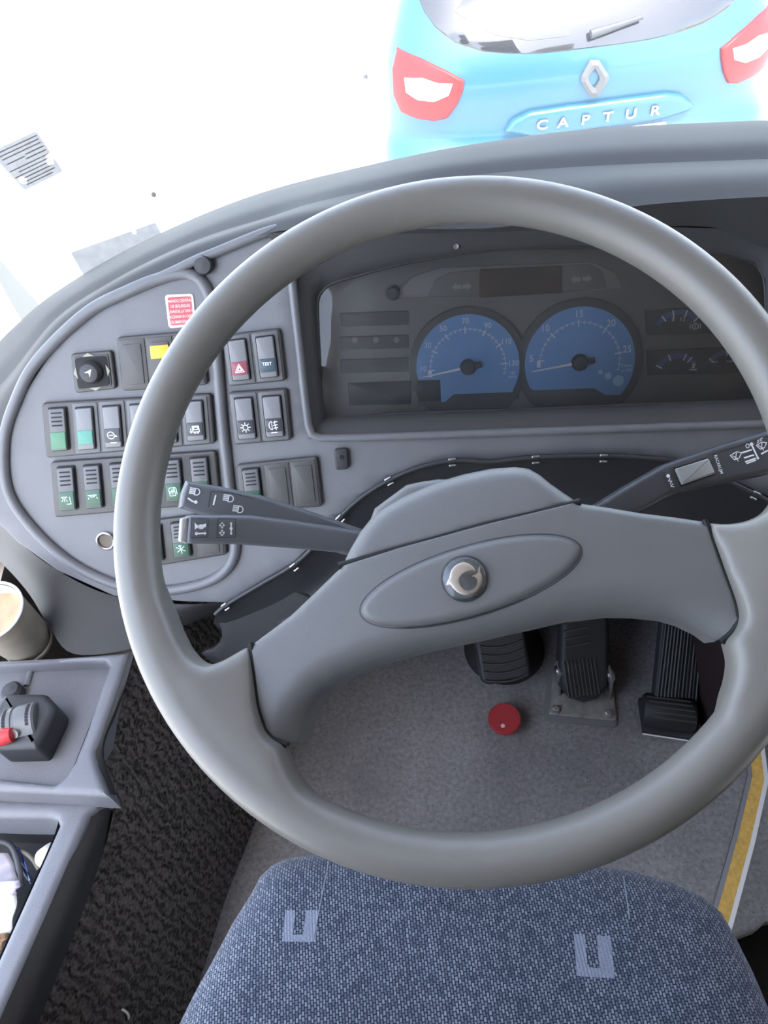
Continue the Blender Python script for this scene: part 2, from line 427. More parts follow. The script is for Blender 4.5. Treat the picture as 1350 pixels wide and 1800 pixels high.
# ================================================================== SWITCHES
def icon(kind):
    """line drawings in a unit square; returns polylines"""
    def arc(cx, cy, r, a0, a1, n=10, ry=None): return [(cx+r*math.cos(math.radians(a0+(a1-a0)*k/n)), cy+(ry or r)*math.sin(math.radians(a0+(a1-a0)*k/n))) for k in range(n+1)]
    if kind == 'bulb':
        L = [arc(0, 0, .26, 0, 360, 16)]
        for k in range(8):
            a = math.radians(45*k); L.append([(.36*math.cos(a), .36*math.sin(a)), (.5*math.cos(a), .5*math.sin(a))])
        return L
    if kind == 'fog': return [arc(-.15, .0, .3, 90, 270, 10, .42)+[(-.15, .42)], [(-.15, .42), (-.15, -.42)], [(.0, .3), (.42, .36)], [(.0, .0), (.42, .06)], [(.0, -.3), (.42, -.24)], [(.2, .45), (.12, .2), (.25, .0), (.15, -.2), (.24, -.45)]]
    if kind == 'mirror_key': return [arc(-.1, .05, .36, 20, 340, 16), [(.2, .15), (.5, -.1)], [(.2, -.05), (.5, -.1)], [(-.3, .05), (.1, .05)]]
    if kind == 'bus': return [[(-.2, -.25), (-.2, .35), (.45, .35), (.45, -.25), (-.2, -.25)], [(-.1, .0), (.35, .0), (.35, .25), (-.1, .25), (-.1, .0)], [(-.1, -.36), (.05, -.36)], [(.2, -.36), (.35, -.36)], [(-.4, .1), (-.4, -.3)], [(-.5, -.18), (-.4, -.32), (-.3, -.18)]]
    if kind == 'lamp_down': return [arc(0, .1, .24, 180, 360, 8)+[(-.24, .1)], [(-.45, .12), (.45, .12)], [(-.2, -.25), (-.35, -.45)], [(0, -.25), (0, -.5)], [(.2, -.25), (.32, -.45)]]
    if kind == 'seat_lamp': return [arc(-.2, .3, .2, 180, 360, 8)+[(-.4, .3)], [(-.5, .32), (.15, .32)], [(-.4, .0), (-.5, -.15)], [(-.2, .0), (-.2, -.2)], [(.0, .0), (.1, -.15)], [(.4, .3), (.4, -.45), (-.05, -.45)]]
    if kind == 'ceiling_lamp': return [[(-.45, .3), (.45, .3)], [(-.3, .3), (-.2, .12), (.2, .12), (.3, .3)], [(-.4, .05), (-.5, -.1)], [(.4, .05), (.5, -.1)]]
    if kind == 'mirror_heat': return [[(-.4, -.45), (-.45, .2), (-.3, .4), (.15, .4), (.2, -.45), (-.4, -.45)], [(.2, .45), (.35, .3), (.35, -.3)], [(-.3, -.2), (-.1, .2)], [(-.1, -.3), (.05, .25)], [(-.42, 0), (.18, 0)]]
    if kind == 'defrost': return [[(-.5, .2), (-.25, .4), (.25, .4), (.5, .2), (.3, -.3), (-.3, -.3), (-.5, .2)], [(-.15, -.15), (-.2, .25)], [(.02, -.15), (.0, .3)], [(.18, -.15), (.2, .25)]]
    if kind == 'door': return [[(-.4, .35), (.35, .35), (.35, -.4), (.0, -.4), (.0, -.1), (-.4, -.1)], [(-.15, .1), (.15, .1)]]
    if kind == 'snow': return [[(0, .45), (0, -.45)], [(-.4, .25), (.4, -.25)], [(-.4, -.25), (.4, .25)], [(.15, .4), (0, .25), (-.15, .4)]]
    if kind == 'triangle': return [[(-.45, -.35), (.45, -.35), (0, .45), (-.45, -.35)], [(-.22, -.2), (.22, -.2), (0, .2), (-.22, -.2)]]
    if kind == 'dash': return [[(-.3, 0), (.3, 0)]]
    if kind == 'headlamp': return [arc(.12, 0, .3, -90, 90, 10, .3)+[(-.0, .3)], [(.12, -.3), (-.02, -.3), (-.02, .3), (.12, .3)]] + [[(-.5, y), (-.1, y+.03)] for y in (-.24, -.08, .08, .24)]
    return []
def bank(name, label, corners, kinds, cat='switch bank', group=None):
    TL, TR, BR, BL = D.poly(corners)
    root = thing(name, label, cat, D.P(BL, 0), group)
    n = len(kinds)
    def P(s, t): return (TL*(1-s)+TR*s)*(1-t) + (BL*(1-s)+BR*s)*t
    def q(s0, s1, t0, t1): return [P(s0, t0), P(s1, t0), P(s1, t1), P(s0, t1)]
    mb = MB(); mb.slab(D, rounded([TL, TR, BR, BL], .004), .0003, .0060, .0022); mk('bank_frame', mb, m_frame, root)
    e = .018
    for i, kd in enumerate(kinds):
        a, b = e+(1-2*e)*i/n, e+(1-2*e)*(i+1)/n; w = b-a
        kind, leg, ic = (kd+(None, None))[:3] if isinstance(kd, tuple) else (kd, None, None)
        g = .03*w
        if kind == 'blank':
            mb = MB(); mb.slab(D, rounded(q(a+g, b-g, .05, .95), .0015), .0055, .0068, .0006)
            mb.slab(D, rounded(q(a+.17*w, b-.17*w, .14, .88), .001), .0065, .0078, .0004)
            o = mk('blanking_plate', mb, m_frame, root)
            if leg:
                mb = MB(); mb.slab(D, rounded(q(a+.16*w, b-.16*w, .2, .44), .001), .0076, .0086, .0004); mk('lens', mb, leg, o, label='yellow lens')
            continue
        rib = kind == 'ribbed'
        mb = MB()
        if not rib: mb.slab(D, rounded(q(a+g, b-g, .03, .97), .0025), .0055, .0070, .0008, mi=1)
        s0, s1 = (a+.20*w, b-.20*w)
        t0, t1, tm = (.12, .88, .52) if not rib else (.10, .86, .52)
        mb.flat(D, rounded(q(s0-.05*w, s1+.05*w, t0-.025, t1+.02), .002), .0072, mi=2)
        mb.slab(D, rounded(q(s0, s1, t0, t1), .0018), .0068, .0112, .0011)
        if rib:
            for k in range(4): mb.slab(D, rounded(q(s0+.1*w, s1-.1*w, t0+.06+.075*k, t0+.085+.075*k), .0005), .0110, .0117, .0003, mi=2)
        sw = mk('rocker_switch', mb, [m_ribbed if rib else m_button, m_plate, m_black], root)
        mb = MB(); mb.slab(D, rounded(q(s0+.02*w, s1-.02*w, tm, t1-.03 if rib else t1-.10), .0012), .0108, .0119, .0006)
        lg = mk('legend_panel', mb, leg or m_legend, sw)
        if ic:
            mb = MB(); c = P((s0+s1)/2, (tm+t1)/2-.025 - (.0 if rib else .02)); sc = (P(s1, .7)-P(s0, .7)).length*.58
            if ic == 'TEST': mb.text(D, 'TEST', P((s0+s1)/2, tm+.1), .0046, .0122, bold=.02, rot=.03)
            else:
                ux = (P(s1, .7)-P(s0, .7)).normalized(); uy = V((-ux.y, ux.x))
                mb.strokes(D, [[c+ux*x*sc+uy*y*sc for x, y in ln] for ln in icon(ic)], .0009, .0122)
                if ic in ('mirror_key', 'fog'): mb.strokes(D, [[c+ux*x*sc-uy*.72*sc for x in (-.28, .28)]], .0011, .0122)
            mk('icon', mb, m_white if not rib else m_mint, sw, 0)
    return root
bank('switch_bank', 'six-switch bank in the middle row whose two left switches have green lenses', [(77,707),(373,690),(380,778),(85,803)],
     [('ribbed', m_green), ('rocker', m_teal), ('rocker', m_legend, 'mirror_key'), ('rocker', m_legend), ('rocker', m_legend), ('rocker', m_legend, 'bus')])
bank('switch_bank', 'six-switch bank of ribbed switches with white icons on green, below the middle row', [(92,810),(381,790),(390,882),(100,907)],
     [('ribbed', m_dkgreen, 'seat_lamp'), ('ribbed', m_dkgreen, 'ceiling_lamp'), ('ribbed', m_dkgreen), ('ribbed', m_dkgreen), ('ribbed', m_dkgreen, 'mirror_heat'), ('ribbed', m_dkgreen, 'defrost')])
bank('switch_bank', 'lowest short switch bank, half hidden behind the turn signal stalk', [(245,915),(393,897),(401,972),(253,996)],
     [('ribbed', m_dkgreen, 'door'), ('ribbed', m_dkgreen, 'snow'), 'blank'])
bank('switch_bank', 'two-switch bank with red hazard button and TEST button', [(392,588),(493,576),(504,668),(404,678)],
     [('rocker', m_red, 'triangle'), ('rocker', m_blueleg, 'TEST')])
bank('switch_bank', 'two-switch bank with lamp and rear fog icons', [(403,688),(505,681),(514,772),(414,780)],
     [('rocker', m_legend, 'bulb'), ('rocker', m_legend, 'fog')])
bank('switch_bank', 'bank with one ribbed switch and two blank covers, left of the screwed tab', [(417,815),(558,800),(568,888),(427,899)],
     [('ribbed', m_dkgreen, 'door'), 'blank', 'blank'])
bank('switch_bank', 'bank of blank covers with a yellow lens, under the red sticker', [(208,592),(357,579),(367,675),(218,686)],
     ['blank', ('blank', m_yellow), 'blank'])
# mirror adjuster
q = D.poly([(127,621),(199,615),(207,682),(135,690)])
adj = thing('mirror_adjuster', 'square black mirror adjuster with a round knob and four arrows', 'mirror control', D.P(q[3], 0))
mb = MB(); mb.slab(D, rounded(q, .004), 0, .005, .002)
mb.slab(D, rounded([p.lerp((q[0]+q[2])/2, .16) for p in q], .003), .0045, .0062, .0008); mk('bezel', mb, m_frame, adj)
c = D.uv(166, 652)
mb = MB(); mb.slab(D, rounded([p.lerp(c, .22) for p in q], .004), .006, .0068, .0004); mk('well', mb, m_black, adj)
mb = MB(); mb.lathe(D.P(c, .0068), D.n, [(.0125, 0), (.0122, .004), (.0095, .008), (.006, .0088), (0, .0085)], 28); kn = mk('knob', mb, m_dark, adj)
mb = MB(); mb.flat(D, [c+V(p)*.001 for p in [(-4, 1), (4.5, 4.5), (1, -4), (.6, .5)]], .0160); mk('pointer', mb, m_white, kn, 0)
mb = MB()
for k in range(4):
    a = math.radians(90*k+2); r = .0168; t = V((math.cos(a), math.sin(a))); n = V((-t.y, t.x)); p = c+t*r
    mb.flat(D, [p+n*.0065, p-n*.0065, p+t*.0035], .0070)
mk('arrows', mb, m_tan, adj, 0)
# round socket
sk = thing('dash_socket', 'round socket with a bright metal rim low on the dash panel, beside the wheel rim', 'socket', D.hit(187, 950))
mb = MB(); mb.lathe(D.hit(187, 950), D.n, [(.0105, 0), (.0112, .003), (.0098, .0036), (.0088, .003), (.0088, .0008)], 32); mk('rim', mb, m_chrome, sk)
mb = MB(); mb.lathe(D.hit(187, 950), D.n, [(.0089, .0012), (.0075, .0010), (0, .0008)], 32); mk('socket_bore', mb, mat('socket_brown', (.10, .075, .05), .5), sk)

# ================================================================== INSTRUMENT CLUSTER
clu = thing('instrument_cluster', 'wide instrument cluster with two blue dials behind clear glass', 'instrument cluster', D.hit(900, 735, -.05))
LENS = [(561,520),(558,540),(563,650),(571,733),(700,727),(900,720),(1100,712),(1334,702),(1345,690),(1347,580),(1343,492),(1325,462),(1280,450),(1150,437),(1000,434),(860,440),(720,461),(620,487),(580,500)]
OUT = [(513,470),(516,520),(530,640),(546,769),(700,763),(900,756),(1100,749),(1345,741),(1400,735),(1400,600),(1400,480),(1380,420),(1270,402),(1150,398),(1000,403),(860,408),(720,410),(600,416),(540,430)]
HL = -.022
def ring(pts, h): return [D.hit(x, y, h) for x, y in pts]
def cring(pts, h, n=120): return [D.P(D.uv(*p), 0) for p in pts]
o1 = ring(OUT, .000); o2 = ring([(a[0]*.35+b[0]*.65, a[1]*.35+b[1]*.65) for a, b in zip(OUT, LENS)], -.010); o3 = ring(LENS, HL); o4 = ring(LENS, -.05)
mb = MB(); mb.grid([o1, o2, o3, o4], 0, True); mk('bezel', mb, m_bezel, clu, 50)
# strip that closes the bezel up to the hood edge
hoodpts = [(470,412),(560,400),(700,402),(860,401),(1000,382),(1120,362),(1250,351),(1370,345),(1520,341),(1950,334)]
bz = [(513,470),(540,430),(600,416),(720,410),(860,408),(1000,403),(1150,398),(1270,402),(1400,440),(1950,430)]
mb = MB(); mb.loft([[D.hit(x, y, .004+.030*min(1, (x-440)/160.)) for x, y in hoodpts], [D.hit(x, y, .0) for x, y in bz]], 50, 1); mk('hood_underside', mb, m_bezel, clu, 50)
mb = MB(); mb.flat(D, D.poly([(1400,440),(1400,741),(1950,722),(1950,428)], -.001), -.001); mk('side_cheek', mb, m_bezel, clu, 0)
mb = MB(); mb.lathe(D.hit(802, 433, -.008), D.n, [(.0028, 0), (.0024, .001), (0, .0006)], 14); mk('screw', mb, m_steel, clu)
lens_uv = D.poly(LENS, HL)
mb = MB(); mb.slab(D, lens_uv, HL-.002, HL, .0004); mk('lens', mb, glass_mat('cluster_glass', (.93, .93, .93), .05, (.8, .8, .8)), clu, 30)  # pale film here is painted haze that lifts the dark dial panel
# small bead round the lens
mb = MB(); mb.tube(catmull([p for p in o3], 150, True), .0016, 8, True); mk('lens_seal', mb, m_dark, clu, 60)
G = D.off(-.050)
m_dplate = mat('dial_surround', (.145, .142, .138), .5, .4); m_dring = mat('dial_ring', (.060, .060, .061), .5, .4); m_disp = mat('display_black', (.016, .016, .018), .25, .5)
m_panel2 = mat('cluster_panel', (.19, .186, .178), .5, .4)
mb = MB(); mb.flat(G, G.poly([(500,420),(500,760),(1450,740),(1450,400)]), 0); mk('back_plate', mb, m_dplate, clu, 0)
m_blue = mat('dial_blue', (.165, .345, .66), .5, .3); m_lblue = mat('dial_light_blue', (.42, .62, .92), .5, .3); m_num = mat('numerals', (.72, .78, .86), .5, .3)
def dial(name, c, R, outline, ang0, per, lo, hi, major, label_nums, needle, unit, unit_pos, numsize, minor, circles=()):
    c = G.uv(*c); Rr = (G.uv(675+R, 900)-G.uv(675, 900)).length  # radius in metres at this depth
    Rr = R*zdep(G.P(c))/FPX
    mb = MB(); mb.slab(G, circ(c, Rr*1.15, 64), 0, .006, .002); mb.slab(G, ccw(G.poly(outline['foot'])), 0, .0055, .002); root = mk(name, mb, m_dring, clu)
    pts = G.poly(outline['bottom'])
    a0 = math.atan2(pts[0].y-c.y, pts[0].x-c.x); a1 = math.atan2(pts[-1].y-c.y, pts[-1].x-c.x)
    if a0 > a1: a0 -= 2*math.pi
    while a1-a0 > 2*math.pi: a1 -= 2*math.pi
    # arc from the end of the bottom line counter-clockwise over the top back to its start
    aE, aS = math.atan2(pts[-1].y-c.y, pts[-1].x-c.x), math.atan2(pts[0].y-c.y, pts[0].x-c.x)
    if aS < aE: aS += 2*math.pi
    arc = [c+V((math.cos(aE+(aS-aE)*k/60), math.sin(aE+(aS-aE)*k/60)))*Rr for k in range(61)]
    face = pts + arc[1:-1]
    mb = MB(); mb.flat(G, face, .0066); mk('dial_face', mb, m_blue, root, 0)
    mb = MB()
    def dirv(a): return V((math.cos(math.radians(a)), math.sin(math.radians(a))))
    v = lo
    while v <= hi+1e-6:
        a = ang0-(v-lo)*per; mj = abs((v-lo)/major - round((v-lo)/major)) < 1e-6; ln = .115 if mj else .06
        r1 = .75 if not mj else .765
        mb.strokes(G, [[c+dirv(a)*Rr*(r1-ln), c+dirv(a)*Rr*r1]], .0012 if mj else .0007, .0071); v += minor
    mb.strokes(G, [[c+dirv(ang0-(hi-lo)*per*k/60)*Rr*.725 for k in range(61)]], .0005, .0070)
    a = ang0+6; mb.strokes(G, [[c+dirv(a+2)*Rr*.745, c+dirv(a-4)*Rr*.745]], .004, .0070)
    for t, (x, y) in label_nums: mb.text(G, t, G.uv(x, y), numsize, .0072, rot=math.radians(1), sx=.92)
    mb.text(G, unit, G.uv(*unit_pos), numsize*.48, .0072, rot=math.radians(1))
    mk('numerals', mb, m_num, root, 0)
    if circles:
        mb = MB()
        for x, y, r in circles: mb.flat(G, circ(G.uv(x, y), r*zdep(G.P(c))/FPX, 20), .0071)
        mk('dots', mb, m_lblue, root, 0)
    t = G.uv(*needle); h = c; dv = (t-h).normalized(); nv = V((-dv.y, dv.x))
    mb = MB(); mb.slab(G, [h+nv*.0016, h-nv*.0016, t-nv*.0006, t+nv*.0006], .0085, .0097, .0003); nd = mk('needle', mb, m_white, root)
    mb = MB(); mb.lathe(G.P(h, .0068), G.n, [(Rr*.155, 0), (Rr*.15, .004), (Rr*.12, .0062), (0, .0068)], 28)
    mb.slab(G, [h-dv*Rr*.1+nv*.0035, h-dv*Rr*.27+nv*.003, h-dv*Rr*.27-nv*.003, h-dv*Rr*.1-nv*.0035], .0080, .0120, .001); mk('needle_hub', mb, m_dark, root)
    return root
dial('speedometer', (822,643), 89.5, {'foot': [(735,650),(735,712),(912,700),(908,650)], 'bottom': [(736.5,666),(774,665.5),(775.5,705),(783,704),(797,691),(900,687)]},
     183.5, 1.51, 10, 140, 20, [('10', (744,647)), ('30', (752,606)), ('50', (779,576.5)), ('70', (817.5,563)), ('90', (857,571)), ('110', (889,599)), ('130', (901,637))], (741,661), '140\nkm/h', (899.5,657), .0086, 5)
dial('tachometer', (1017,635), 94.5, {'foot': [(925,650),(935,700),(1100,700),(1108,650)], 'bottom': [(938,684),(1042,680),(1063,692.5),(1087,692)]},
     175, 8.2, 5, 28, 5, [('5', (933,629)), ('10', (957,576)), ('15', (1016,551)), ('20', (1072,567)), ('25', (1100,612.5))], (933,651), 'T/min\nx 100', (1099,645), .0104, 1, [(1053.4,652.4,4), (1066.6,658.7,6), (1084.7,667,9.8)])
# black LCD windows, warning strips and the centre display
mb = MB(); mb.slab(G, rounded(G.poly([(733,668),(773,666.5),(775,702),(737,703)]), .001), .006, .0075, .0004); mk('odometer_window', mb, m_disp, clu)
mb = MB(); mb.slab(G, rounded(G.poly([(612,673),(722,669),(722,710),(614,712)]), .001), 0, .002, .0006); mk('message_window', mb, m_disp, clu)
for y0, y1 in ((548,572), (590,613), (630,655)):
    mb = MB(); mb.slab(G, rounded(G.poly([(598,y0+2),(718,y0-2),(718,y1-2),(600,y1+1)]), .001), 0, .002, .0006); o = mk('warning_strip', mb, m_dring, clu)
    if y0 == 590:
        mb = MB()
        for x in (624,661,697): mb.flat(G, circ(G.uv(x, 597), .0032, 14), .0022)
        mk('icons', mb, mat('dim_print', (.16, .16, .15), .5), o, 0)
mb = MB(); mb.slab(G, rounded(G.poly([(690,522),(725,486),(770,470),(1040,460),(1080,478),(1092,500),(1090,508),(700,524)]), .003), 0, .0025, .001); mk('display_panel', mb, m_panel2, clu)
mb = MB(); mb.slab(G, rounded(G.poly([(752,521),(765,492),(792,478),(843,474),(843,521)]), .003), .002, .0032, .0006); mk('arrow_panel', mb, mat('arrow_panel', (.125, .122, .118), .5), clu)
mb = MB(); mb.slab(G, rounded(G.poly([(987,466),(1035,464),(1058,476),(1066,505),(987,513)]), .003), .002, .0032, .0006); mk('arrow_panel', mb, mat('arrow_panel', (.125, .122, .118), .5), clu)
mb = MB(); mb.slab(G, rounded(G.poly([(843,473),(987,466),(987,514),(843,523)]), .0008), .002, .0036, .0005); mk('display', mb, mat('amber_display', (.045, .022, .014), .2, .6, var=.5, vscale=18), clu, label='dark reddish display window')
def arrow(cx, cy, s, sg):
    c = G.uv(cx, cy); k = s*zdep(G.P(c))/FPX
    return [c+V((sg*x*k, y*k)) for x, y in [(1, 0), (.1, .85), (.1, .4), (-.9, .4), (-.9, -.4), (.1, -.4), (.1, -.85)]]
for cx, cy, sg in ((803,504,-1), (820,503,1), (1011,491,-1), (1031,489.5,1)):
    mb = MB(); mb.flat(G, arrow(cx, cy, 8.5, sg), .0036); mk('turn_arrow', mb, mat('arrow_grey', (.26, .26, .26), .5), clu, 0)
# reset knob
mb = MB(); mb.lathe(G.hit(691, 514), G.n, [(.0085, 0), (.0085, .002), (.0065, .003), (.0062, .013), (.005, .0145), (0, .0145)], 24); mk('reset_knob', mb, m_dark, clu)
# right-hand small gauges
def gauge(cx, cy, r, a0, a1, ticks, nums, name='small_gauge'):
    c = G.uv(cx, cy); k = zdep(G.P(c))/FPX
    def dv(a): return V((math.cos(math.radians(a)), math.sin(math.radians(a))))
    N = 18; arc = [a0+(a1-a0)*i/N for i in range(N+1)]
    mb = MB(); mb.add([G.P(c+dv(a)*r*k, .0026) for a in arc]+[G.P(c+dv(a)*(r-9)*k, .0026) for a in arc], [(i, i+1, N+2+i, N+1+i) for i in range(N)])
    o = mk(name, mb, mat('gauge_blue', (.075, .13, .28), .5), clu, 0)
    mb = MB(); mb.strokes(G, [[c+dv(a)*(r-11)*k, c+dv(a)*r*k] for a in ticks], .0012, .0030)
    for t, x, y, s in nums: mb.text(G, t, G.uv(x, y), s, .0030)
    mk('markings', mb, m_num, o, 0)
mb = MB(); mb.slab(G, rounded(G.poly([(1133,544),(1330,536),(1330,584),(1136,588)]), .001), 0, .0022, .0006)
mb.slab(G, rounded(G.poly([(1136,616),(1330,608),(1330,654),(1138,659)]), .001), 0, .0022, .0006); mk('gauge_windows', mb, m_dring, clu)
gauge(1190, 592, 47, 148, 42, [128, 104, 74, 45], [('8', 1182, 561, .0062), ('12', 1198, 560.5, .0062)])
gauge(1187, 660, 40, 155, 30, [150, 112, 68, 52], [])
gauge(1276, 655, 42, 150, 30, [140, 95, 50], [('min', 1255, 635, .004), ('max', 1281, 634, .004)])
mb = MB(); c = G.uv(1221, 573); k = zdep(G.P(c))/FPX
mb.strokes(G, [[c+V(p)*k for p in circ((0, 0), 5, 14)]+[c+V((5*k, 0))], [c+V((-8*k, 4*k)), c+V((-9*k, 0)), c+V((-8*k, -4*k))], [c+V((8*k, 4*k)), c+V((9*k, 0)), c+V((8*k, -4*k))], [c+V((0, 2*k)), c+V((0, -2*k))]], .0009, .0030); mk('pressure_icon', mb, m_num, clu, 0)
mb = MB(); c = G.uv(1217, 645); mb.strokes(G, [[c+V((0, 8*k)), c], [c+V((-6*k, -4*k)), c+V((6*k, -4*k))], [c+V((-2*k, 0)), c+V((2*k, 0))], [c+V((0, 4*k)), c+V((4*k, 4*k))]], .0012, .0030)
mk('coolant_icon', mb, m_num, clu, 0)
# ================================================================== COLUMN GAITER
GP = [(378,1080),(398,1063),(460,1026),(520,990),(560,951),(600,906),(640,871),(690,841),(740,821),(800,809),(860,812),(940,804),(1060,801),(1150,806),(1200,813),(1260,836),(1330,870),(1400,905)]
gai = thing('column_gaiter', 'black vinyl gaiter with a piped edge and chrome clips round the steering column', 'gaiter', D.hit(800, 1000, -.15))
g0 = [D.hit(x, y, .004) for x, y in GP]
GL = [(385,1100),(400,1112),(460,1090),(520,1060),(580,1020),(640,985),(690,950),(740,925),(790,905),(840,895),(890,890),(960,888),(1050,890),(1140,900),(1200,915),(1260,930),(1330,960),(1400,990)]
g1 = [at(x, y, zdep(p)+.035) for (x, y), p in zip(GL, g0)]
g2 = [at(x*.8+900*.2, y*.6+1060*.4, zdep(p)+.015) for (x, y), p in zip(GL, g0)]
mb = MB(); mb.loft([g0, g1, g2], 70, 6); mk('sleeve', mb, m_leather, gai, 60)
# hanging corner flap at the left
fl = [(378,1080),(388,1104),(388,1125),(372,1140),(352,1148),(420,1180),(520,1130),(560,1060),(470,1030),(400,1062)]
mb = MB(); pillow(mb, D, smooth2(D.poly(fl, -.01), 40), .003, drop=.003, grid=.012, h=-.008); mk('flap', mb, m_leather, gai, 50)
mb = MB(); mb.tube(catmull([D.hit(x, y, .007) for x, y in GP], 120), .0026, 10); mk('piping', mb, m_dark, gai, 60)
for x, y in ((400,1060),(520,991),(600,907),(685,841),(795,808),(940,803.5),(1058,801),(1322,866)):
    i = min(range(len(GP)-1), key=lambda k: abs(GP[k][0]-x)); a, b = D.uv(*GP[max(i-1, 0)]), D.uv(*GP[i+1]); t = (b-a).normalized(); n = V((-t.y, t.x)); c = D.uv(x, y)
    mb = MB()
    for o, w in ((.0032, .0042), (-.0036, .0038)):
        q = [c+n*o+t*sx*w+n*sy*.0011 for sx, sy in ((-1, -1), (1, -1), (1, 1), (-1, 1))]
        mb.slab(D, rounded(q, .0008), .007, .0108, .0008)
    mk('clip', mb, m_chrome, gai)

# ================================================================== STALKS
def stalk_plane(p, q, tip_d, base_d):
    a, b = at(*p, tip_d), at(*q, base_d); u = (b-a).normalized(); n = (CAM-(a+b)/2); n = (n-u*n.dot(u)).normalized()
    return Pl(a, n, n.cross(u))
P1 = stalk_plane((330,870), (620,930), .658, .705)
s1_ = thing('control_stalk', 'upper left headlamp stalk with white lamp icons, behind the horn stalk', 'control stalk', P1.o)
o = P1.poly([(328,845),(392,856),(461,871),(560,903),(660,938),(660,975),(500,940),(440,920),(350,905),(315,893),(319,868)])
mb = MB(); pillow(mb, P1, o, .0045, drop=.012, grid=.005); mk('lever', mb, m_stalk, s1_, 45)
mb = MB()
def put(pl, mb, kind, x, y, s, w=.0009, h=.0006, rot=0):
    c = pl.uv(x, y); k = s*zdep(pl.P(c))/FPX; cr, sr = math.cos(rot), math.sin(rot)
    mb.strokes(pl, [[c+V((a*cr-b*sr, a*sr+b*cr))*k for a, b in ln] for ln in icon(kind)], w, h)
def pxl(pl, mb, pts, w=.0011, h=.0006): mb.strokes(pl, [[pl.uv(*p) for p in pts]], w, h)
for x, y in ((343,864),(402,876),(419,895)): put(P1, mb, 'headlamp', x, y, 19)
pxl(P1, mb, [(331,876),(338,881),(344,883)], .0014); mb.flat(P1, circ(P1.uv(344, 882.5), .0015, 12), .0006)
pxl(P1, mb, [(379,871),(375,887)], .0012)
mk('icons', mb, m_white, s1_, 0)
mb = MB(); pxl(P1, mb, [(371,864),(404,866),(446,876)], .0004, .00045); pxl(P1, mb, [(371,864),(366,892)], .0004, .00045); mk('decal_edge', mb, m_black, s1_, 0)
P2 = stalk_plane((325,930), (610,950), .622, .672)
s2_ = thing('control_stalk', 'lower left turn signal stalk with horn and arrow icons and grey end button', 'control stalk', P2.o)
o = P2.poly([(331,907),(336,905),(441,905.5),(520,915),(640,933),(660,945),(650,985),(600,972),(540,966),(418,957),(328,956),(327,948)])
mb = MB(); pillow(mb, P2, o, .0048, drop=.014, grid=.005); mk('lever', mb, m_stalk, s2_, 45)
mb = MB(); mb.slab(P2, rounded(P2.poly([(319,911),(333,908),(331,956),(316,953)]), .0018), -.012, -.002, .002); mk('end_button', mb, mat('button_grey', (.30, .285, .28), .45), s2_, label='light grey push button end')
mb = MB()
mb.flat(P2, P2.poly([(342,918),(346,923),(352,923),(362,920),(362,926),(352,930),(346,928),(342,931)]), .0006)
pxl(P2, mb, circ((353,926), 5, 14, 3.5), .0008); pxl(P2, mb, [(345,938),(360,937.5)], .0013); mb.flat(P2, circ(P2.uv(345,938), .0013, 10), .0006); mb.flat(P2, circ(P2.uv(360,937.5), .0011, 10), .0006)
for y0, sg in ((924,-1), (936,1)):
    pxl(P2, mb, [(390,y0+sg*5.5),(395,y0),(392,y0),(392,y0-sg*4)][0:1]+[(385.5,y0),(388.5,y0),(388.5,y0-sg*4),(391.5,y0-sg*4),(391.5,y0),(394.5,y0),(390,y0+sg*5.5)], .0006)
pxl(P2, mb, [(406,920),(406,938)], .0011); mb.flat(P2, circ(P2.uv(406,929), .0013, 10), .0006); mb.flat(P2, circ(P2.uv(406,920), .0009, 10), .0006); mb.flat(P2, circ(P2.uv(406,938), .0009, 10), .0006)
mk('icons', mb, m_white, s2_, 0)
mb = MB()
for x0, x1 in ((337,366), (383,414)): pxl(P2, mb, [(x0,912),(x1,912),(x1-1,944),(x0-2,945),(x0,912)], .00035, .00045)
mk('decal_edge', mb, m_black, s2_, 0)
P3 = stalk_plane((1085,885), (1345,795), .655, .66)
s3_ = thing('control_stalk', 'right wiper stalk with a grey slider and white wiper icons', 'control stalk', P3.o)
o = P3.poly([(1010,905),(1055,882),(1100,854),(1151,825),(1168,815),(1187,808),(1265,781),(1344,757),(1420,738),(1432,790),(1352,833),(1275,848),(1205,862),(1172,875),(1140,893),(1090,915)])
mb = MB(); pillow(mb, P3, o, .005, drop=.015, grid=.006); mk('lever', mb, mat('stalk_plastic_dark', (.05, .052, .058), .38, .5, bump=.1, bscale=1600), s3_, 45)
mb = MB(); mb.flat(P3, rounded(P3.poly([(1183,823),(1243,804),(1257,834),(1196,856)]), .001), .0004, mi=1)
mb.slab(P3, rounded(P3.poly([(1185,825),(1243,806.5),(1255,833),(1197,853)]), .0012), 0, .0038, .0015); mk('slider', mb, [mat('slider_grey', (.27, .27, .265), .45), m_black], s3_, label='light grey slider')
mb = MB(); mb.slab(P3, rounded(P3.poly([(1166,829),(1174,826),(1187,858),(1179,861.5)]), .0008), 0, .0009, .0003); lb = mk('label_box', mb, m_legend, s3_)
mb = MB(); mb.flat(P3, circ(P3.uv(1173.5,837), .0016, 12), .0013); pxl(P3, mb, [(1177,841),(1174,846),(1180,846),(1177,851)], .0007, .0013); pxl(P3, mb, [(1182,851),(1178,855),(1184,856)], .0007, .0013)
mk('icon', mb, m_white, lb, 0)
mb = MB(); a, b = P3.uv(1257, 801), P3.uv(1268, 832); mb.text(P3, 'RACARUJM', (a+b)/2, .0038, .0006, rot=math.atan2(b.y-a.y, b.x-a.x), bold=.01, sx=.9)
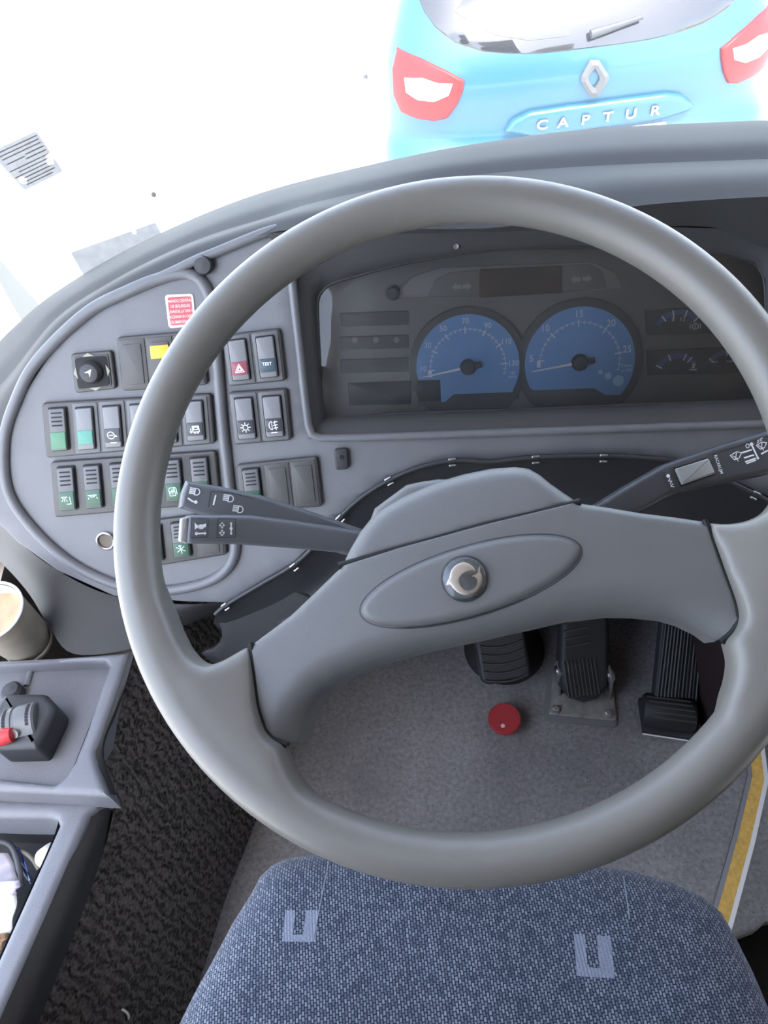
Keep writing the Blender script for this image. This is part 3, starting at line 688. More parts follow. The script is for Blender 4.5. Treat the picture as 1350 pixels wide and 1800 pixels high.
wip = lambda x, y, s: [[(x-s, y-.1*s), (x+.1*s, y-.75*s), (x+s, y-.62*s), (x+.55*s, y+.35*s), (x-.25*s, y+.65*s), (x-s, y-.1*s)], [(x-.6*s, y-.05*s), (x+.35*s, y+.45*s)], [(x+.1*s, y-.5*s), (x-.1*s, y+.6*s)], [(x+.2*s, y+.5*s), (x+.4*s, y+.85*s)]]
for ln in wip(1293, 802, 10): pxl(P3, mb, ln, .0007)
for ln in wip(1338, 784, 9): pxl(P3, mb, ln, .0007)
for k in range(2): pxl(P3, mb, [(1330+5*k,779-3*k),(1333+5*k,777-3*k),(1331+5*k,775-3*k),(1335+5*k,773-3*k)], .0005)
for p, q, w in (((1304,796),(1320,791),.0013), ((1308,805),(1324,800),.0013), ((1310,812),(1327,806),.0013), ((1312,815),(1328,809),.0011), ((1320,781),(1332,806),.0014), ((1338,798),(1349,792),.0013)): pxl(P3, mb, [p, q], w)
mb.flat(P3, circ(P3.uv(1320.5,781), .0016, 12), .0006); mb.flat(P3, circ(P3.uv(1331.5,805.5), .0012, 12), .0006)
pxl(P3, mb, circ((1313.5,784), 3, 12, 3.5)+[V((1316.5,784))], .0007)
mk('icons', mb, m_white, s3_, 0)
mb = MB(); pxl(P3, mb, [(1251,799),(1290,787),(1350,767)], .0004, .00045); mk('decal_edge', mb, m_black, s3_, 0)

# ================================================================== STEERING WHEEL
wh = thing('steering_wheel', 'large grey two-spoke coach steering wheel with a dolphin badge on the hub', 'steering wheel', W.o)
mb = MB(); N = 180
mb.tube([W.P((RM*math.cos(2*math.pi*k/N), RM*math.sin(2*math.pi*k/N))) for k in range(N)], RA, 28, True); rimb = mb
def ss(a, b, x): t = max(0, min(1, (x-a)/(b-a))); return t*t*(3-2*t)
HG = -.004
def rooth(u, v): return HG + (RA-.0016-HG)*ss(.150, RM-.004, math.hypot(u, v)) - 1.0*max(0, math.hypot(u, v)-RM)
def wpoly(pts, h=0): return W.poly(pts, h)
LR = [(244,960),(262,985),(281,1030),(298,1073),(312,1110),(328,1143),(345,1163),(366,1171),(390,1161),(410,1147),(433,1131),(440,1180),(447,1240),(460,1284),(477,1303),(496,1310),(500,1330),(511,1355),(530,1383),(560,1406),(600,1428),(650,1462),(560,1465),(460,1412),(370,1330),(290,1210),(255,1110)]
GO = 1e-9
rs = [.008]*len(LR)
for i in range(10, 15): rs[i] = .0015
mb = MB(); pillow(mb, W, wpoly(LR), .01, rooth, .022, .0045, rs); rimb.add(mb.v, mb.f)
RR = [(1246,912),(1275,918),(1305,917),(1330,909),(1352,893),(1366,868),(1378,820),(1410,820),(1432,900),(1430,1000),(1400,1120),(1330,1230),(1268,1310),(1256,1290),(1268,1228),(1280,1195),(1284,1165),(1279,1140),(1274,1129),(1294,1111),(1304,1088),(1299,1060),(1281,1010),(1259,950)]
rs = [.008]*len(RR)
for i in range(18, 24): rs[i] = .0015
mb = MB(); pillow(mb, W, wpoly(RR), .01, rooth, .022, .0045, rs); rimb.add(mb.v, mb.f)
rim = mk('rim', rimb, m_wheel, wh, 180)
md = rim.modifiers.new('fuse', 'REMESH'); md.mode = 'VOXEL'; md.voxel_size = .0021; md.use_smooth_shade = True
md = rim.modifiers.new('fillet', 'SMOOTH'); md.factor = .5; md.iterations = 24
CV = [(436,1131),(470,1106),(505,1080),(550,1038),(594,996),(700,963),(850,922),(1019,880),(1075,888),(1130,897),(1190,904),(1242,911.5),(1256,950),(1278,1010),(1296,1060),(1300.5,1088),(1291,1108),(1272,1126),
      (1250,1110),(1215,1093),(1180,1083),(1130,1078),(1080,1077),(1000,1086),(900,1109),(820,1127),(740,1144),(660,1166),(600,1190),(560,1214),(533,1245),(515,1280),(508,1310),(497,1308),(479,1301),(463,1282),(450,1240),(443,1180)]
rs = [.007]*len(CV)
for i in range(4, 7): rs[i] = .0012
for i in list(range(11, 17))+list(range(32, 38)): rs[i] = .0012
for i in range(17, 32): rs[i] = .020
def covh(u, v): return HG + .004*(1-ss(.02, .16, math.hypot(u, v+.03)))
mb = MB(); pillow(mb, W, wpoly(CV), .01, covh, .030, .0042, rs); mk('spoke_cover', mb, m_hub, wh, 60)
# dark seams between the mouldings
mb = MB()
for ln in ([(436,1129),(441,1180),(448,1240),(461,1283),(478,1302),(500,1311)], [(1243,910),(1257,950),(1279,1010),(1297.5,1060),(1302,1088),(1293,1109),(1272,1128)]):
    mb.tube(catmull([W.P(W.uv(*p), HG-.0022) for p in ln], 50), .0021, 8)
mb.tube(catmull([W.P(W.uv(*p), HG-.0012) for p in [(592,993),(700,962),(850,921),(1021,879)]], 50), .0024, 8)
mk('seam', mb, m_black, wh, 60)
# upper hub pad
HP = [(594,990),(607,962),(626,928),(645,903),(668,884),(700,864),(760,837),(810,822),(860,812),(905,809),(930,813),(950,825),(970,842),(995,860),(1019,876),(940,900),(850,919),(770,943),(700,960),(640,978)]
rs = [.012]*14+[.003]*6
o0 = W.uv(594, 990); ax = (W.uv(1019, 877)-o0).normalized(); nn = V((-ax.y, ax.x))
def padh(u, v):
    d = max(0, (V((u, v))-o0).dot(nn)); return HG+.001 - 3.2*d*d
mb = MB(); pillow(mb, W, wpoly(HP), .01, padh, .03, .0042, rs); mk('hub_pad', mb, m_hub, wh, 60)
# raised oval
c = W.uv(824, 1021.5); a = W.uv(1022, 963); L = (a-c).length; ang = math.atan2(a.y-c.y, a.x-c.x)
OV = circ(c, L*1.0, 72, L*.305, ang)
mb = MB(); pillow(mb, W, OV, .006, lambda u, v: covh(u, v)+.0035, .01, .0042); mk('oval_pad', mb, m_hub, wh, 60)
mb = MB(); mb.tube([W.P(p, covh(p.x, p.y)-.0004) for p in circ(c, L*1.003, 90, L*.308, ang)], .0006, 6, True); mk('oval_groove', mb, m_dark, wh, 60)
hh = covh(*W.uv(817, 1018))+.0036; bc = W.uv(817, 1018); br = 41.5*zdep(W.P(bc, hh))/FPX
bad = MB(); bad.lathe(W.P(bc, hh), W.n, [(br, -.001), (br, .0006), (br*.96, .0012)], 40); bad.lathe(W.P(bc, hh), W.n, [(br*.96, .0009), (0, .0007)], 40, mi=1)
bd = mk('badge', bad, [m_dark, mat('badge_base', (.10, .125, .16), .25, .6, coat=.6, var=.5, vscale=120)], wh, label='round badge with cream dolphin')
DP = [(765,415),(742,378),(700,342),(650,327),(600,340),(555,370),(525,410),(512,450),(506,490),(490,512),(477,545),(479,562),(497,556),(520,552),(540,582),(580,622),(630,649),(680,658),(740,642),(790,602),(820,552),(832,500),(826,455),(812,425),(810,400),(813,378),(803,372),(790,395),(786,428),(768,448),(732,460),(726,474),(755,478),(776,492),(784,520),(774,560),(745,594),(700,611),(655,600),(622,565),(606,520),(613,480),(636,450),(672,428),(720,418)]
DP = [(700+x/5.625, 930+y/5.625) for x, y in DP]
mb = MB(); pillow(mb, W, W.poly(DP, hh), .0012, None, .0008, .0022, h=hh+.0022); mk('dolphin', mb, mat('cream_enamel', (.74, .66, .56), .35, .5), bd, 50)
mb = MB(); mb.lathe(W.P(bc, hh), W.n, [(br*.95, .0012), (br*.9, .0030), (br*.6, .0042), (0, .0046)], 40); mk('clear_dome', mb, glass_mat('clear_resin', (.97, .97, .97), .03), bd, 60)
# column behind the hub
colm = thing('steering_column', 'dark plastic shroud of the steering column just behind the hub', 'steering column', W.P((0, -.02), -.12))
a = W.P((.0, -.03), -.05); b = W.P((.01, -.01), -.17)
mb = MB(); mb.tube([a, a.lerp(b, .3), b], [.03, .04, .05], 24); mk('column_shroud', mb, m_dark, colm, 50)
mb = MB(); pillow(mb, W, wpoly([(640,930),(655,890),(690,864),(712,848),(740,842),(768,838),(850,840),(880,900)], -.045), .008, None, .04, .006, h=-.045); mk('shroud_top', mb, m_hub, colm, 50)

# ================================================================== SEAT
seat = thing('driver_seat', 'blue-grey woven driver seat cushion with light U marks, under the steering wheel', 'seat', (.06, -.05, 0))
SO = [(438,1562),(452,1536),(475,1515),(505,1503),(560,1498),(700,1500),(850,1502),(980,1512),(1060,1522),(1120,1531),(1180,1548),(1235,1572),(1272,1602),(1300,1650),(1330,1710),(1358,1775),(1390,1860),(1440,2010),(1440,2150),(150,2150),(200,2010),(262,1880),(300,1800),(330,1742),(362,1688),(400,1620)]
so = SEATP.poly(SO, -.02)
def seatmat():
    M = bpy.data.materials.new('seat_fabric'); M.use_nodes = True; nt = M.node_tree; B = nt.nodes['Principled BSDF']; L = nt.links.new
    B.inputs['Roughness'].default_value = .9; B.inputs['Specular IOR Level'].default_value = .15; B.inputs['Sheen Weight'].default_value = .15
    tc = nt.nodes.new('ShaderNodeTexCoord'); mp = nt.nodes.new('ShaderNodeMapping'); L(tc.outputs['Object'], mp.inputs['Vector'])
    mp.inputs['Rotation'].default_value = (0, 0, math.radians(90))
    nz = nt.nodes.new('ShaderNodeTexNoise'); nz.inputs['Scale'].default_value = 260; L(tc.outputs['Object'], nz.inputs['Vector'])
    dm = nt.nodes.new('ShaderNodeVectorMath'); dm.operation = 'MULTIPLY_ADD'; dm.inputs[1].default_value = (.0016,)*3; L(nz.outputs['Color'], dm.inputs[0]); L(mp.outputs[0], dm.inputs[2])
    br = nt.nodes.new('ShaderNodeTexBrick'); L(dm.outputs[0], br.inputs['Vector']); br.inputs['Scale'].default_value = 1
    br.inputs['Brick Width'].default_value = .0038; br.inputs['Row Height'].default_value = .0024; br.inputs['Mortar Size'].default_value = .00052; br.inputs['Mortar Smooth'].default_value = .5
    br.inputs['Color1'].default_value = (.175, .19, .232, 1); br.inputs['Color2'].default_value = (.058, .070, .100, 1); br.inputs['Mortar'].default_value = (.014, .019, .034, 1)
    n2 = nt.nodes.new('ShaderNodeTexNoise'); n2.inputs['Scale'].default_value = 9; L(tc.outputs['Object'], n2.inputs['Vector'])
    # lighter U marks woven in
    sx = nt.nodes.new('ShaderNodeSeparateXYZ'); L(tc.outputs['Object'], sx.inputs[0])
    def math_(op, a, b):
        n = nt.nodes.new('ShaderNodeMath'); n.operation = op
        for i, v in enumerate((a, b)):
            if isinstance(v, (int, float)): n.inputs[i].default_value = v
            else: L(v, n.inputs[i])
        return n.outputs[0]
    def rect(cx, cy, hx, hy, rot):
        x = math_('SUBTRACT', sx.outputs[0], cx); y = math_('SUBTRACT', sx.outputs[1], cy); c, s = math.cos(rot), math.sin(rot)
        xr = math_('ADD', math_('MULTIPLY', x, c), math_('MULTIPLY', y, s)); yr = math_('SUBTRACT', math_('MULTIPLY', y, c), math_('MULTIPLY', x, s))
        return math_('MULTIPLY', math_('LESS_THAN', math_('ABSOLUTE', xr, 0), hx), math_('LESS_THAN', math_('ABSOLUTE', yr, 0), hy))
    tot = None
    org = seat.location
    for quad in ([(498,1600),(563,1598),(551,1657),(497,1652)], [(1007,1644),(1072,1648),(1079,1722),(1013,1718)]):
        p = [SEATP.hit(x, y, .012)-org for x, y in quad]; TL, TR, BR, BL = p
        c = (TL+TR+BR+BL)/4; ux = ((TR-TL)+(BR-BL))/2; uy = ((TL-BL)+(TR-BR))/2; rot = math.atan2(ux.y, ux.x); w, h = ux.length/2, uy.length/2; e = ux.normalized(); f = V((-e.y, e.x, 0))
        for dx, dy, hx, hy in ((-.70, .0, .30, 1.0), (.62, .0, .38, 1.0), (0, -.78, 1.0, .22)):
            q = c+e*dx*w+f*dy*h; r = rect(q.x, q.y, hx*w, hy*h, rot); tot = r if tot is None else math_('MAXIMUM', tot, r)
    wv = nt.nodes.new('ShaderNodeTexWave'); wv.inputs['Scale'].default_value = 120; L(tc.outputs['Object'], wv.inputs['Vector']); wv.bands_direction = 'X'
    lc = nt.nodes.new('ShaderNodeMixRGB'); lc.inputs[1].default_value = (.17, .19, .245, 1); lc.inputs[2].default_value = (.25, .27, .335, 1); L(wv.outputs['Fac'], lc.inputs[0])
    mr = nt.nodes.new('ShaderNodeMapRange'); mr.inputs[1].default_value = .3; mr.inputs[2].default_value = .7; mr.inputs[3].default_value = .85; mr.inputs[4].default_value = 1.15; L(n2.outputs['Fac'], mr.inputs[0])
    sc = nt.nodes.new('ShaderNodeVectorMath'); sc.operation = 'SCALE'; L(br.outputs['Color'], sc.inputs[0]); L(mr.outputs[0], sc.inputs['Scale'])
    mx = nt.nodes.new('ShaderNodeMixRGB'); L(math_('MULTIPLY', tot, .8), mx.inputs[0]); L(sc.outputs[0], mx.inputs[1]); L(lc.outputs[0], mx.inputs[2]); L(mx.outputs[0], B.inputs['Base Color'])
    b = nt.nodes.new('ShaderNodeBump'); b.inputs['Strength'].default_value = .6; b.inputs['Distance'].default_value = .001; b.invert = True; L(br.outputs['Fac'], b.inputs['Height']); L(b.outputs[0], B.inputs['Normal'])
    return M
m_seat = seatmat()
sc_ = sum(so, V((0, 0)))/len(so)
mb = MB(); pillow(mb, SEATP, [p for p in so], .045, lambda u, v: .018-.25*u*u, .09, .012); mk('cushion', mb, m_seat, seat, 70); SBV = BVHTree.FromPolygons([p.copy() for p in mb.v], [f for f in mb.f if len(f) < 5])
lo = V((min(p.x for p in so)+.05, min(p.y for p in so))); hi = V((max(p.x for p in so)-.05, max(p.y for p in so)-.06))
mb = MB(); mb.box((SEATP.o.x+lo.x+.03, SEATP.o.y+lo.y+.02, .31), (SEATP.o.x+hi.x-.03, SEATP.o.y+hi.y-.03, .40)); mk('seat_pan', mb, m_dark, seat)
mb = MB(); BK = Pl((SEATP.o.x, -.40, .50), (0, .95, .30), (0, -.30, .95)); pillow(mb, BK, rounded([V((-.23, -.02)), V((.23, -.02)), V((.21, .45)), V((.15, .62)), V((-.15, .62)), V((-.21, .45))], .06), .04, None, .10, .02); mk('backrest', mb, m_seat, seat, 60)
mb = MB(); mb.lathe((SEATP.o.x, -.1, 0), (0, 0, 1), [(.12, 0), (.12, .02), (.08, .05), (.07, .29), (.10, .315)], 32); mk('pedestal', mb, m_dark, seat)
for a, b in (((578,1515),(551,1650)), ((1096,1540),(1107,1615))):
    mb = MB(); A, B_ = SEATP.hit(*a, .002), SEATP.hit(*b, .013); pts = [A.lerp(B_, k/10) for k in range(11)]
    bv = None
    pts = [SBV.ray_cast(CAM, (p-CAM).normalized())[0] or p for p in pts]
    mb.tube([p+V((0, 0, -.0001)) for p in pts], .0006, 6); st_ = mk('stitching', mb, mat('stitch_thread', (.17, .19, .235), .8), seat)

# ================================================================== SIDE CONSOLE
con = thing('side_console', 'grey moulded side console with a lever tray and an open pocket, left of the seat', 'console', (-.4, .25, 0))
C1 = [(-190,1167),(98,1154),(228,1143),(212,1195),(195,1243),(178,1292),(167,1320),(172,1345),(191,1399),(60,1392),(-190,1381),(-190,1361),(0,1366),(60,1373),(96,1377),(110,1366),(128,1340),(150,1285),(172,1220),(190,1170),(184,1161),(100,1163),(-190,1178)]
c1 = LEDGE.poly(C1)
mb = MB(); pillow(mb, LEDGE, c1, .008, None, .03, .0042); mk('ledge', mb, m_console, con, 50)
TR_ = Pl(LEDGE.o - V((0, 0, .022)), (0, 0, 1), (0, 1, 0))
mb = MB(); mb.slab(TR_, TR_.poly([(-200,1170),(188,1160),(200,1168),(115,1385),(90,1388),(-200,1375)]), -.01, 0, .001); mk('tray', mb, m_console, con)
a = catmull([TR_.hit(x, y, .0) for x, y in [(60,1158),(55,1180),(47,1206)]], 10); mb = MB(); mb.tube(a, .004, 8); mk('tray_rib', mb, m_console, con, 60)
C2 = [(-200,1391),(60,1402),(191,1403),(172,1418),(157,1432),(120,1515),(70,1630),(0,1787),(-80,1965),(-110,2040),(-190,2040),(-120,1930),(-60,1807),(0,1673),(50,1563),(90,1475),(101,1450),(98,1441),(84,1437),(0,1436),(-200,1430)]
mb = MB(); pillow(mb, POCK, POCK.poly(C2), .009, None, .05, .0048); mk('pocket_frame', mb, m_console, con, 50)
# pocket walls and floor
PF = Pl((-.4, .2, .20), (0, 0, 1), (0, 1, 0))
pin = [(-200,1429),(84,1435),(103,1444),(95,1470),(50,1570),(0,1680),(-60,1812),(-150,1990)]
top = [POCK.hit(x, y, -.006) for x, y in pin]; low = [p + V((0, 0, -.10)) for p in top]
mb = MB(); mb.grid([top, low]); mb.add(low, [tuple(range(len(low)))]); mk('pocket', mb, m_dark, con, 30)
# worn dark side of the console down to the carpet
e0 = [LEDGE.hit(*p, -.004) for p in [(230,1140),(213,1195),(196,1243),(169,1320),(192,1399)]] + [POCK.hit(*p, -.004) for p in [(158,1430),(121,1515),(71,1630),(2,1787),(-78,1965),(-120,2060)]]
CT = [(238,1150,.388),(222,1205,.385),(205,1255,.38),(182,1325,.375),(202,1400,.35),(208,1420,.325),(178,1510,.318),(135,1630,.315),(67,1800,.31),(5,1960,.31),(-40,2060,.31)]
def onz(x, y, z): r = ray(x, y); return CAM + r*((z-CAM.z)/r.z)
e2 = [onz(*p) for p in CT]
e1 = [a.lerp(b, .5) + V((.006, 0, .006)) for a, b in zip(e0, e2)]
mb = MB(); e0[4] = LEDGE.hit(189, 1397, -.006); mb.loft([e0[:5], e1[:5], e2[:5]], 30, 4); mb.loft([[e0[4]+V((0, 0, -.03))]+e0[5:], [e0[4].lerp(e2[4], .5)]+e1[5:], e2[4:]], 40, 4)
mk('side_panel', mb, m_carpetedge, con, 50)
# carpeted footwell side
CF = [(560,1170),(520,1260),(480,1350),(451,1440),(436,1480),(415,1532),(390,1600),(362,1690),(330,1790),(290,1920),(260,2020)]
f0 = [onz(x, y, 0) for x, y in CF]; f0[0] = V((-.16, .78, 0)); f0[1] = V((-.185, .64, 0)); f0[2] = V((-.205, .52, 0))
t0 = [p.copy() for p in e2]; t0 = [V((-.30, .75, .36)), V((-.30, .58, .37))] + [t0[i] for i in (0, 2, 3, 4, 6, 7, 8, 9, 10)]
def carpetmat():
    M = bpy.data.materials.new('ribbed_carpet'); M.use_nodes = True; nt = M.node_tree; B = nt.nodes['Principled BSDF']; L = nt.links.new
    B.inputs['Roughness'].default_value = .95; B.inputs['Specular IOR Level'].default_value = .1
    tc = nt.nodes.new('ShaderNodeTexCoord'); mp = nt.nodes.new('ShaderNodeMapping'); L(tc.outputs['Object'], mp.inputs['Vector']); mp.inputs['Rotation'].default_value = (0, math.radians(0), math.radians(48))
    w = nt.nodes.new('ShaderNodeTexWave'); w.bands_direction = 'Y'; w.inputs['Scale'].default_value = 27; w.inputs['Distortion'].default_value = 7; w.inputs['Detail'].default_value = 2; w.inputs['Detail Scale'].default_value = 3; L(mp.outputs[0], w.inputs['Vector'])
    n = nt.nodes.new('ShaderNodeTexNoise'); n.inputs['Scale'].default_value = 260; n.inputs['Detail'].default_value = 4; L(tc.outputs['Object'], n.inputs['Vector'])
    m1 = nt.nodes.new('ShaderNodeMath'); m1.operation = 'MULTIPLY'; m1.inputs[1].default_value = .33; L(w.outputs['Fac'], m1.inputs[0])
    m2 = nt.nodes.new('ShaderNodeMath'); m2.operation = 'ADD'; L(m1.outputs[0], m2.inputs[0]); L(n.outputs['Fac'], m2.inputs[1])
    r = nt.nodes.new('ShaderNodeValToRGB'); L(m2.outputs[0], r.inputs[0]); r.color_ramp.elements[0].position = .38; r.color_ramp.elements[0].color = (.022, .018, .016, 1); r.color_ramp.elements[1].position = 1.0; r.color_ramp.elements[1].color = (.165, .142, .128, 1)
    L(r.outputs[0], B.inputs['Base Color']); b = nt.nodes.new('ShaderNodeBump'); b.inputs['Strength'].default_value = 1; b.inputs['Distance'].default_value = .004; L(m2.outputs[0], b.inputs['Height']); L(b.outputs[0], B.inputs['Normal'])
    return M
mb = MB(); mid = [a.lerp(b, .5)+V((.012, 0, .01)) for a, b in zip(t0, f0)]; mb.loft([t0, mid, f0], 60, 5); struct('wall_footwell', mb, carpetmat(), 60)

rv = onz(213, 1217, .372); mb = MB(); mb.lathe(rv, (1, -.3, .5), [(.004, 0), (.0035, .002), (0, .003)], 14); mk('rivet', mb, mat('rivet_grey', (.30, .29, .28), .5), bpy.data.objects['wall_footwell'])
bl = at(214, 1784, .86); mb = MB(); mb.tube([bl+V((.007*math.cos(a), .004*math.sin(a), .012*math.sin(a))) for a in [2*math.pi*k/24 for k in range(24)]], .0014, 8, True); mb.tube([bl+V((-.004, .0, -.01)), bl+V((-.02, .01, -.05))], .002, 8)
mk('belt_anchor', mb, mat('bright_screw', (.6, .58, .55), .4), None, 60, label='small bright metal loop low on the ribbed carpet, left of the seat', cat='metal loop')
# handbrake valve with its red lever
hv = thing('handbrake_valve', 'black handbrake valve with grey drum and red lever knob in the console tray', 'handbrake', TR_.hit(60, 1290))
mb = MB(); HB = Pl(TR_.o, (0, 0, 1), (0, 1, 0)); ho = HB.poly([(20,1262),(34,1243),(103,1243),(121,1262),(120,1275),(90,1338),(20,1340),(-8,1318)])
mb.slab(HB, rounded(ho, .004), .0008, .038, .008); mk('housing', mb, m_dark, hv)
dc = HB.hit(50, 1274, .026); mb = MB()
u = V((1, .12, 0)).normalized(); 
mb.lathe(dc-u*.022, u, [(0, 0), (.021, 0), (.023, .002), (.023, .011), (.0218, .012), (.0218, .014), (.023, .015), (.023, .034), (.021, .036), (.0, .036)], 40); drum = mk('drum', mb, mat('drum_grey', (.13, .132, .135), .4, .5), hv, 40)
mb = MB()
for k in (-.019, .006):
    for a in range(8):
        t0_, t1_ = math.radians(50+9*a), math.radians(58+9*a)
        w_ = V((0, 0, 1)).cross(u)
        P_ = lambda t, s: dc+u*(k+s)+(V((0, 0, 1))*math.sin(t)+w_*math.cos(t))*.0233
        mb.add([P_(t0_, 0), P_(t1_, 0), P_(t1_, .0035), P_(t0_, .0035)], [(0, 1, 2, 3)])
mk('slot', mb, m_black, drum, 0)
kp = HB.hit(24, 1291, .045); mb = MB(); lev = u*-1
mb.lathe(kp+lev*.055, -lev, [(0, 0), (.006, .001), (.009, .006), (.009, .045), (.0075, .053), (0, .056)], 28); mk('lever_knob', mb, mat('red_knob', (.50, .035, .04), .4, .5), hv, 50, label='red lever knob')
mb = MB(); mb.tube([kp, kp.lerp(dc, .6), dc], .005, 12); mk('lever', mb, m_steel, hv)
mb = MB(); mb.lathe(TR_.hit(28, 1222, 0), (0, 0, 1), [(.012, .0008), (.012, .012), (.009, .016), (0, .017)], 20); mk('fitting', mb, m_dark, hv)

# coffee cup
cb = LEDGE.hit(52, 1130, -.02); crm = LEDGE.hit(-17, 1073, .075); axc = (crm-cb).normalized(); hcup = (crm-cb).length
cup = thing('coffee_cup', 'paper coffee cup with milky coffee at the back of the console', 'cup', cb)
Rb, Rt = .0285, .0355
mb = MB(); mb.lathe(cb, axc, [(0, .004), (Rb*.97, .003), (Rb, 0), (Rb+.001, .002), (Rt, hcup-.002), (Rt-.0008, hcup-.002), (Rb, .006)], 48); mk('paper_body', mb, mat('cup_paper', (.30, .26, .21), .7, .2, var=.12, vscale=30), cup, 60)
mb = MB(); ringp = [crm-axc*.001 + (axc.orthogonal().normalized()*math.cos(2*math.pi*k/60)+axc.cross(axc.orthogonal().normalized())*math.sin(2*math.pi*k/60))*Rt for k in range(60)]; mb.tube(ringp, .0017, 10, True); mk('rolled_rim', mb, mat('cup_white', (.85, .83, .78), .6), cup, 60)
mb = MB(); mb.lathe(cb, axc, [(Rt-.0022, hcup-.003), (Rb+(Rt-Rb)*.78-.002, hcup*.80), (Rb+(Rt-Rb)*.5-.002, hcup*.5)], 48); mk('inner_lining', mb, mat('cup_white', (.85, .83, .78)), cup, 60)
mb = MB(); mb.lathe(cb, axc, [(Rb+(Rt-Rb)*.78-.0018, hcup*.78), (0, hcup*.78)], 48); mk('coffee', mb, mat('milky_coffee', (.46, .34, .21), .3, .5, var=.25, vscale=45), cup, 60)
mb = MB(); mb.lathe(cb, axc, [(Rb+.0012, .001), (Rb+.0022, .004), (Rb+.0022, .0075), (Rb+.0014, .009)], 48); mk('base_band', mb, mat('cup_band', (.62, .60, .57), .6), cup, 60)
# printed mark on the cup side, towards the camera
tocam = (CAM-cb); fr = (tocam-axc*tocam.dot(axc)).normalized(); sd = axc.cross(fr)
def cuppt(a, h, e=.0006): r = Rb+(Rt-Rb)*h/hcup+e; return cb+axc*h+(fr*math.cos(a)+sd*math.sin(a))*r
def cuppatch(a0, a1, h0, h1, mi=0):
    n = 10; vs = [cuppt(a0+(a1-a0)*i/n, h) for h in (h0, h1) for i in range(n+1)]; return vs, [(i, i+1, n+2+i, n+1+i) for i in range(n)]
mb = MB(); mb.add(*cuppatch(math.radians(-42), math.radians(-2), .012, .026)); mk('printed_label', mb, mat('label_blue', (.24, .30, .40), .6), cup, 60)
mb = MB(); mb.add(*cuppatch(math.radians(-56), math.radians(-43), .013, .021)); mk('printed_label', mb, mat('label_red', (.55, .25, .22), .6), cup, 60)

# ---- things in the pocket
def ph(x, y, z): return onz(x, y, z)
wc = ph(71, 1484, .335); mb = MB(); mb.lathe(wc+V((0, 0, -.03)), V((.25, -.5, 1)), [(.0, .036), (.0085, .0355), (.0105, .033), (.0108, 0), (.009, -.02), (0, -.02)], 28); mk('bottle_cap', mb, mat('cap_white', (.82, .82, .84), .45), None, 50, label='small white cap in the console pocket corner', cat='cap')
m_bagb = mat('blue_print', (.06, .10, .32), .4, .5, var=.6, vscale=180)
rows = []
for k in range(9):
    t = k/8; a = ph(20+32*t, 1496+58*t, .302-.012*t); b = ph(33+24*t, 1492+55*t, .306-.012*t); rows.append([a.lerp(b, j/5)+V((0, 0, .004*math.sin(j*1.9+k))) for j in range(6)])
mb = MB(); mb.grid(rows); wr = mk('snack_wrapper', mb, m_bagb, None, 60, label='crumpled blue striped wrapper strip in the console pocket', cat='wrapper')
mb = MB()
for j in (1, 3): mb.tube([rows[k][j]+V((0, 0, .0012)) for k in range(9)], .0007, 6)
mk('white_stripe', mb, m_white, wr)
md = wr.modifiers.new('thick', 'SOLIDIFY'); md.thickness = .001
def sheet(name, px, z0, z1, mm, label, cat):
    TL, TR, BR, BL = [ph(x, y, z) for (x, y), z in zip(px, (z0, z0, z1, z1))]; rows = []
    for i in range(9):
        s = i/8; rows.append([TL.lerp(TR, j/8).lerp(BL.lerp(BR, j/8), s)+V((0, 0, .005*math.sin(2.3*i/3+j/2.5))) for j in range(9)])
    mb = MB(); mb.grid(rows); o = mk(name, mb, mm, None, 60, label=label, cat=cat); md = o.modifiers.new('thick', 'SOLIDIFY'); md.thickness = .0012; return o
sheet('plastic_bag', [(-60,1505),(14,1500),(38,1555),(-60,1570)], .310, .300, mat('bag_grey', (.30, .28, .31), .4, .5), 'crumpled grey plastic bag in the console pocket', 'bag')
sheet('paper_sheet', [(-60,1562),(33,1549),(30,1572),(-60,1585)], .314, .306, mat('paper_lilac', (.62, .58, .70), .7), 'pale lilac paper edge folded over the white paper', 'paper')
sheet('paper_sheet', [(-60,1580),(27,1566),(24,1640),(-60,1655)], .302, .296, mat('paper_white', (.80, .80, .76), .7), 'white sheet of paper lying in the console pocket', 'paper')
sheet('cardboard_scrap', [(-50,1655),(13,1640),(7,1668),(-50,1690)], .300, .296, mat('cardboard', (.33, .21, .12), .8, var=.4, vscale=120), 'brown cardboard scrap at the near end of the console pocket', 'cardboard')
mb = MB(); mb.tube(catmull([ph(-20, 1478, .30), ph(15, 1484, .306), ph(30, 1510, .306), ph(38, 1560, .30)], 30), .0035, 10); mk('cable', mb, mat('cable_black', (.05, .05, .055), .5), None, 60, label='black cable curving through the console pocket', cat='cable')
mb = MB(); mb.tube(catmull([ph(22, 1490, .296), ph(45, 1500, .302), ph(58, 1512, .300), ph(68, 1528, .296)], 30), .0024, 10); mk('cable', mb, mat('cable_tan', (.16, .14, .11), .5), None, 60, label='thin tan cable beside the white cap in the pocket', cat='cable')

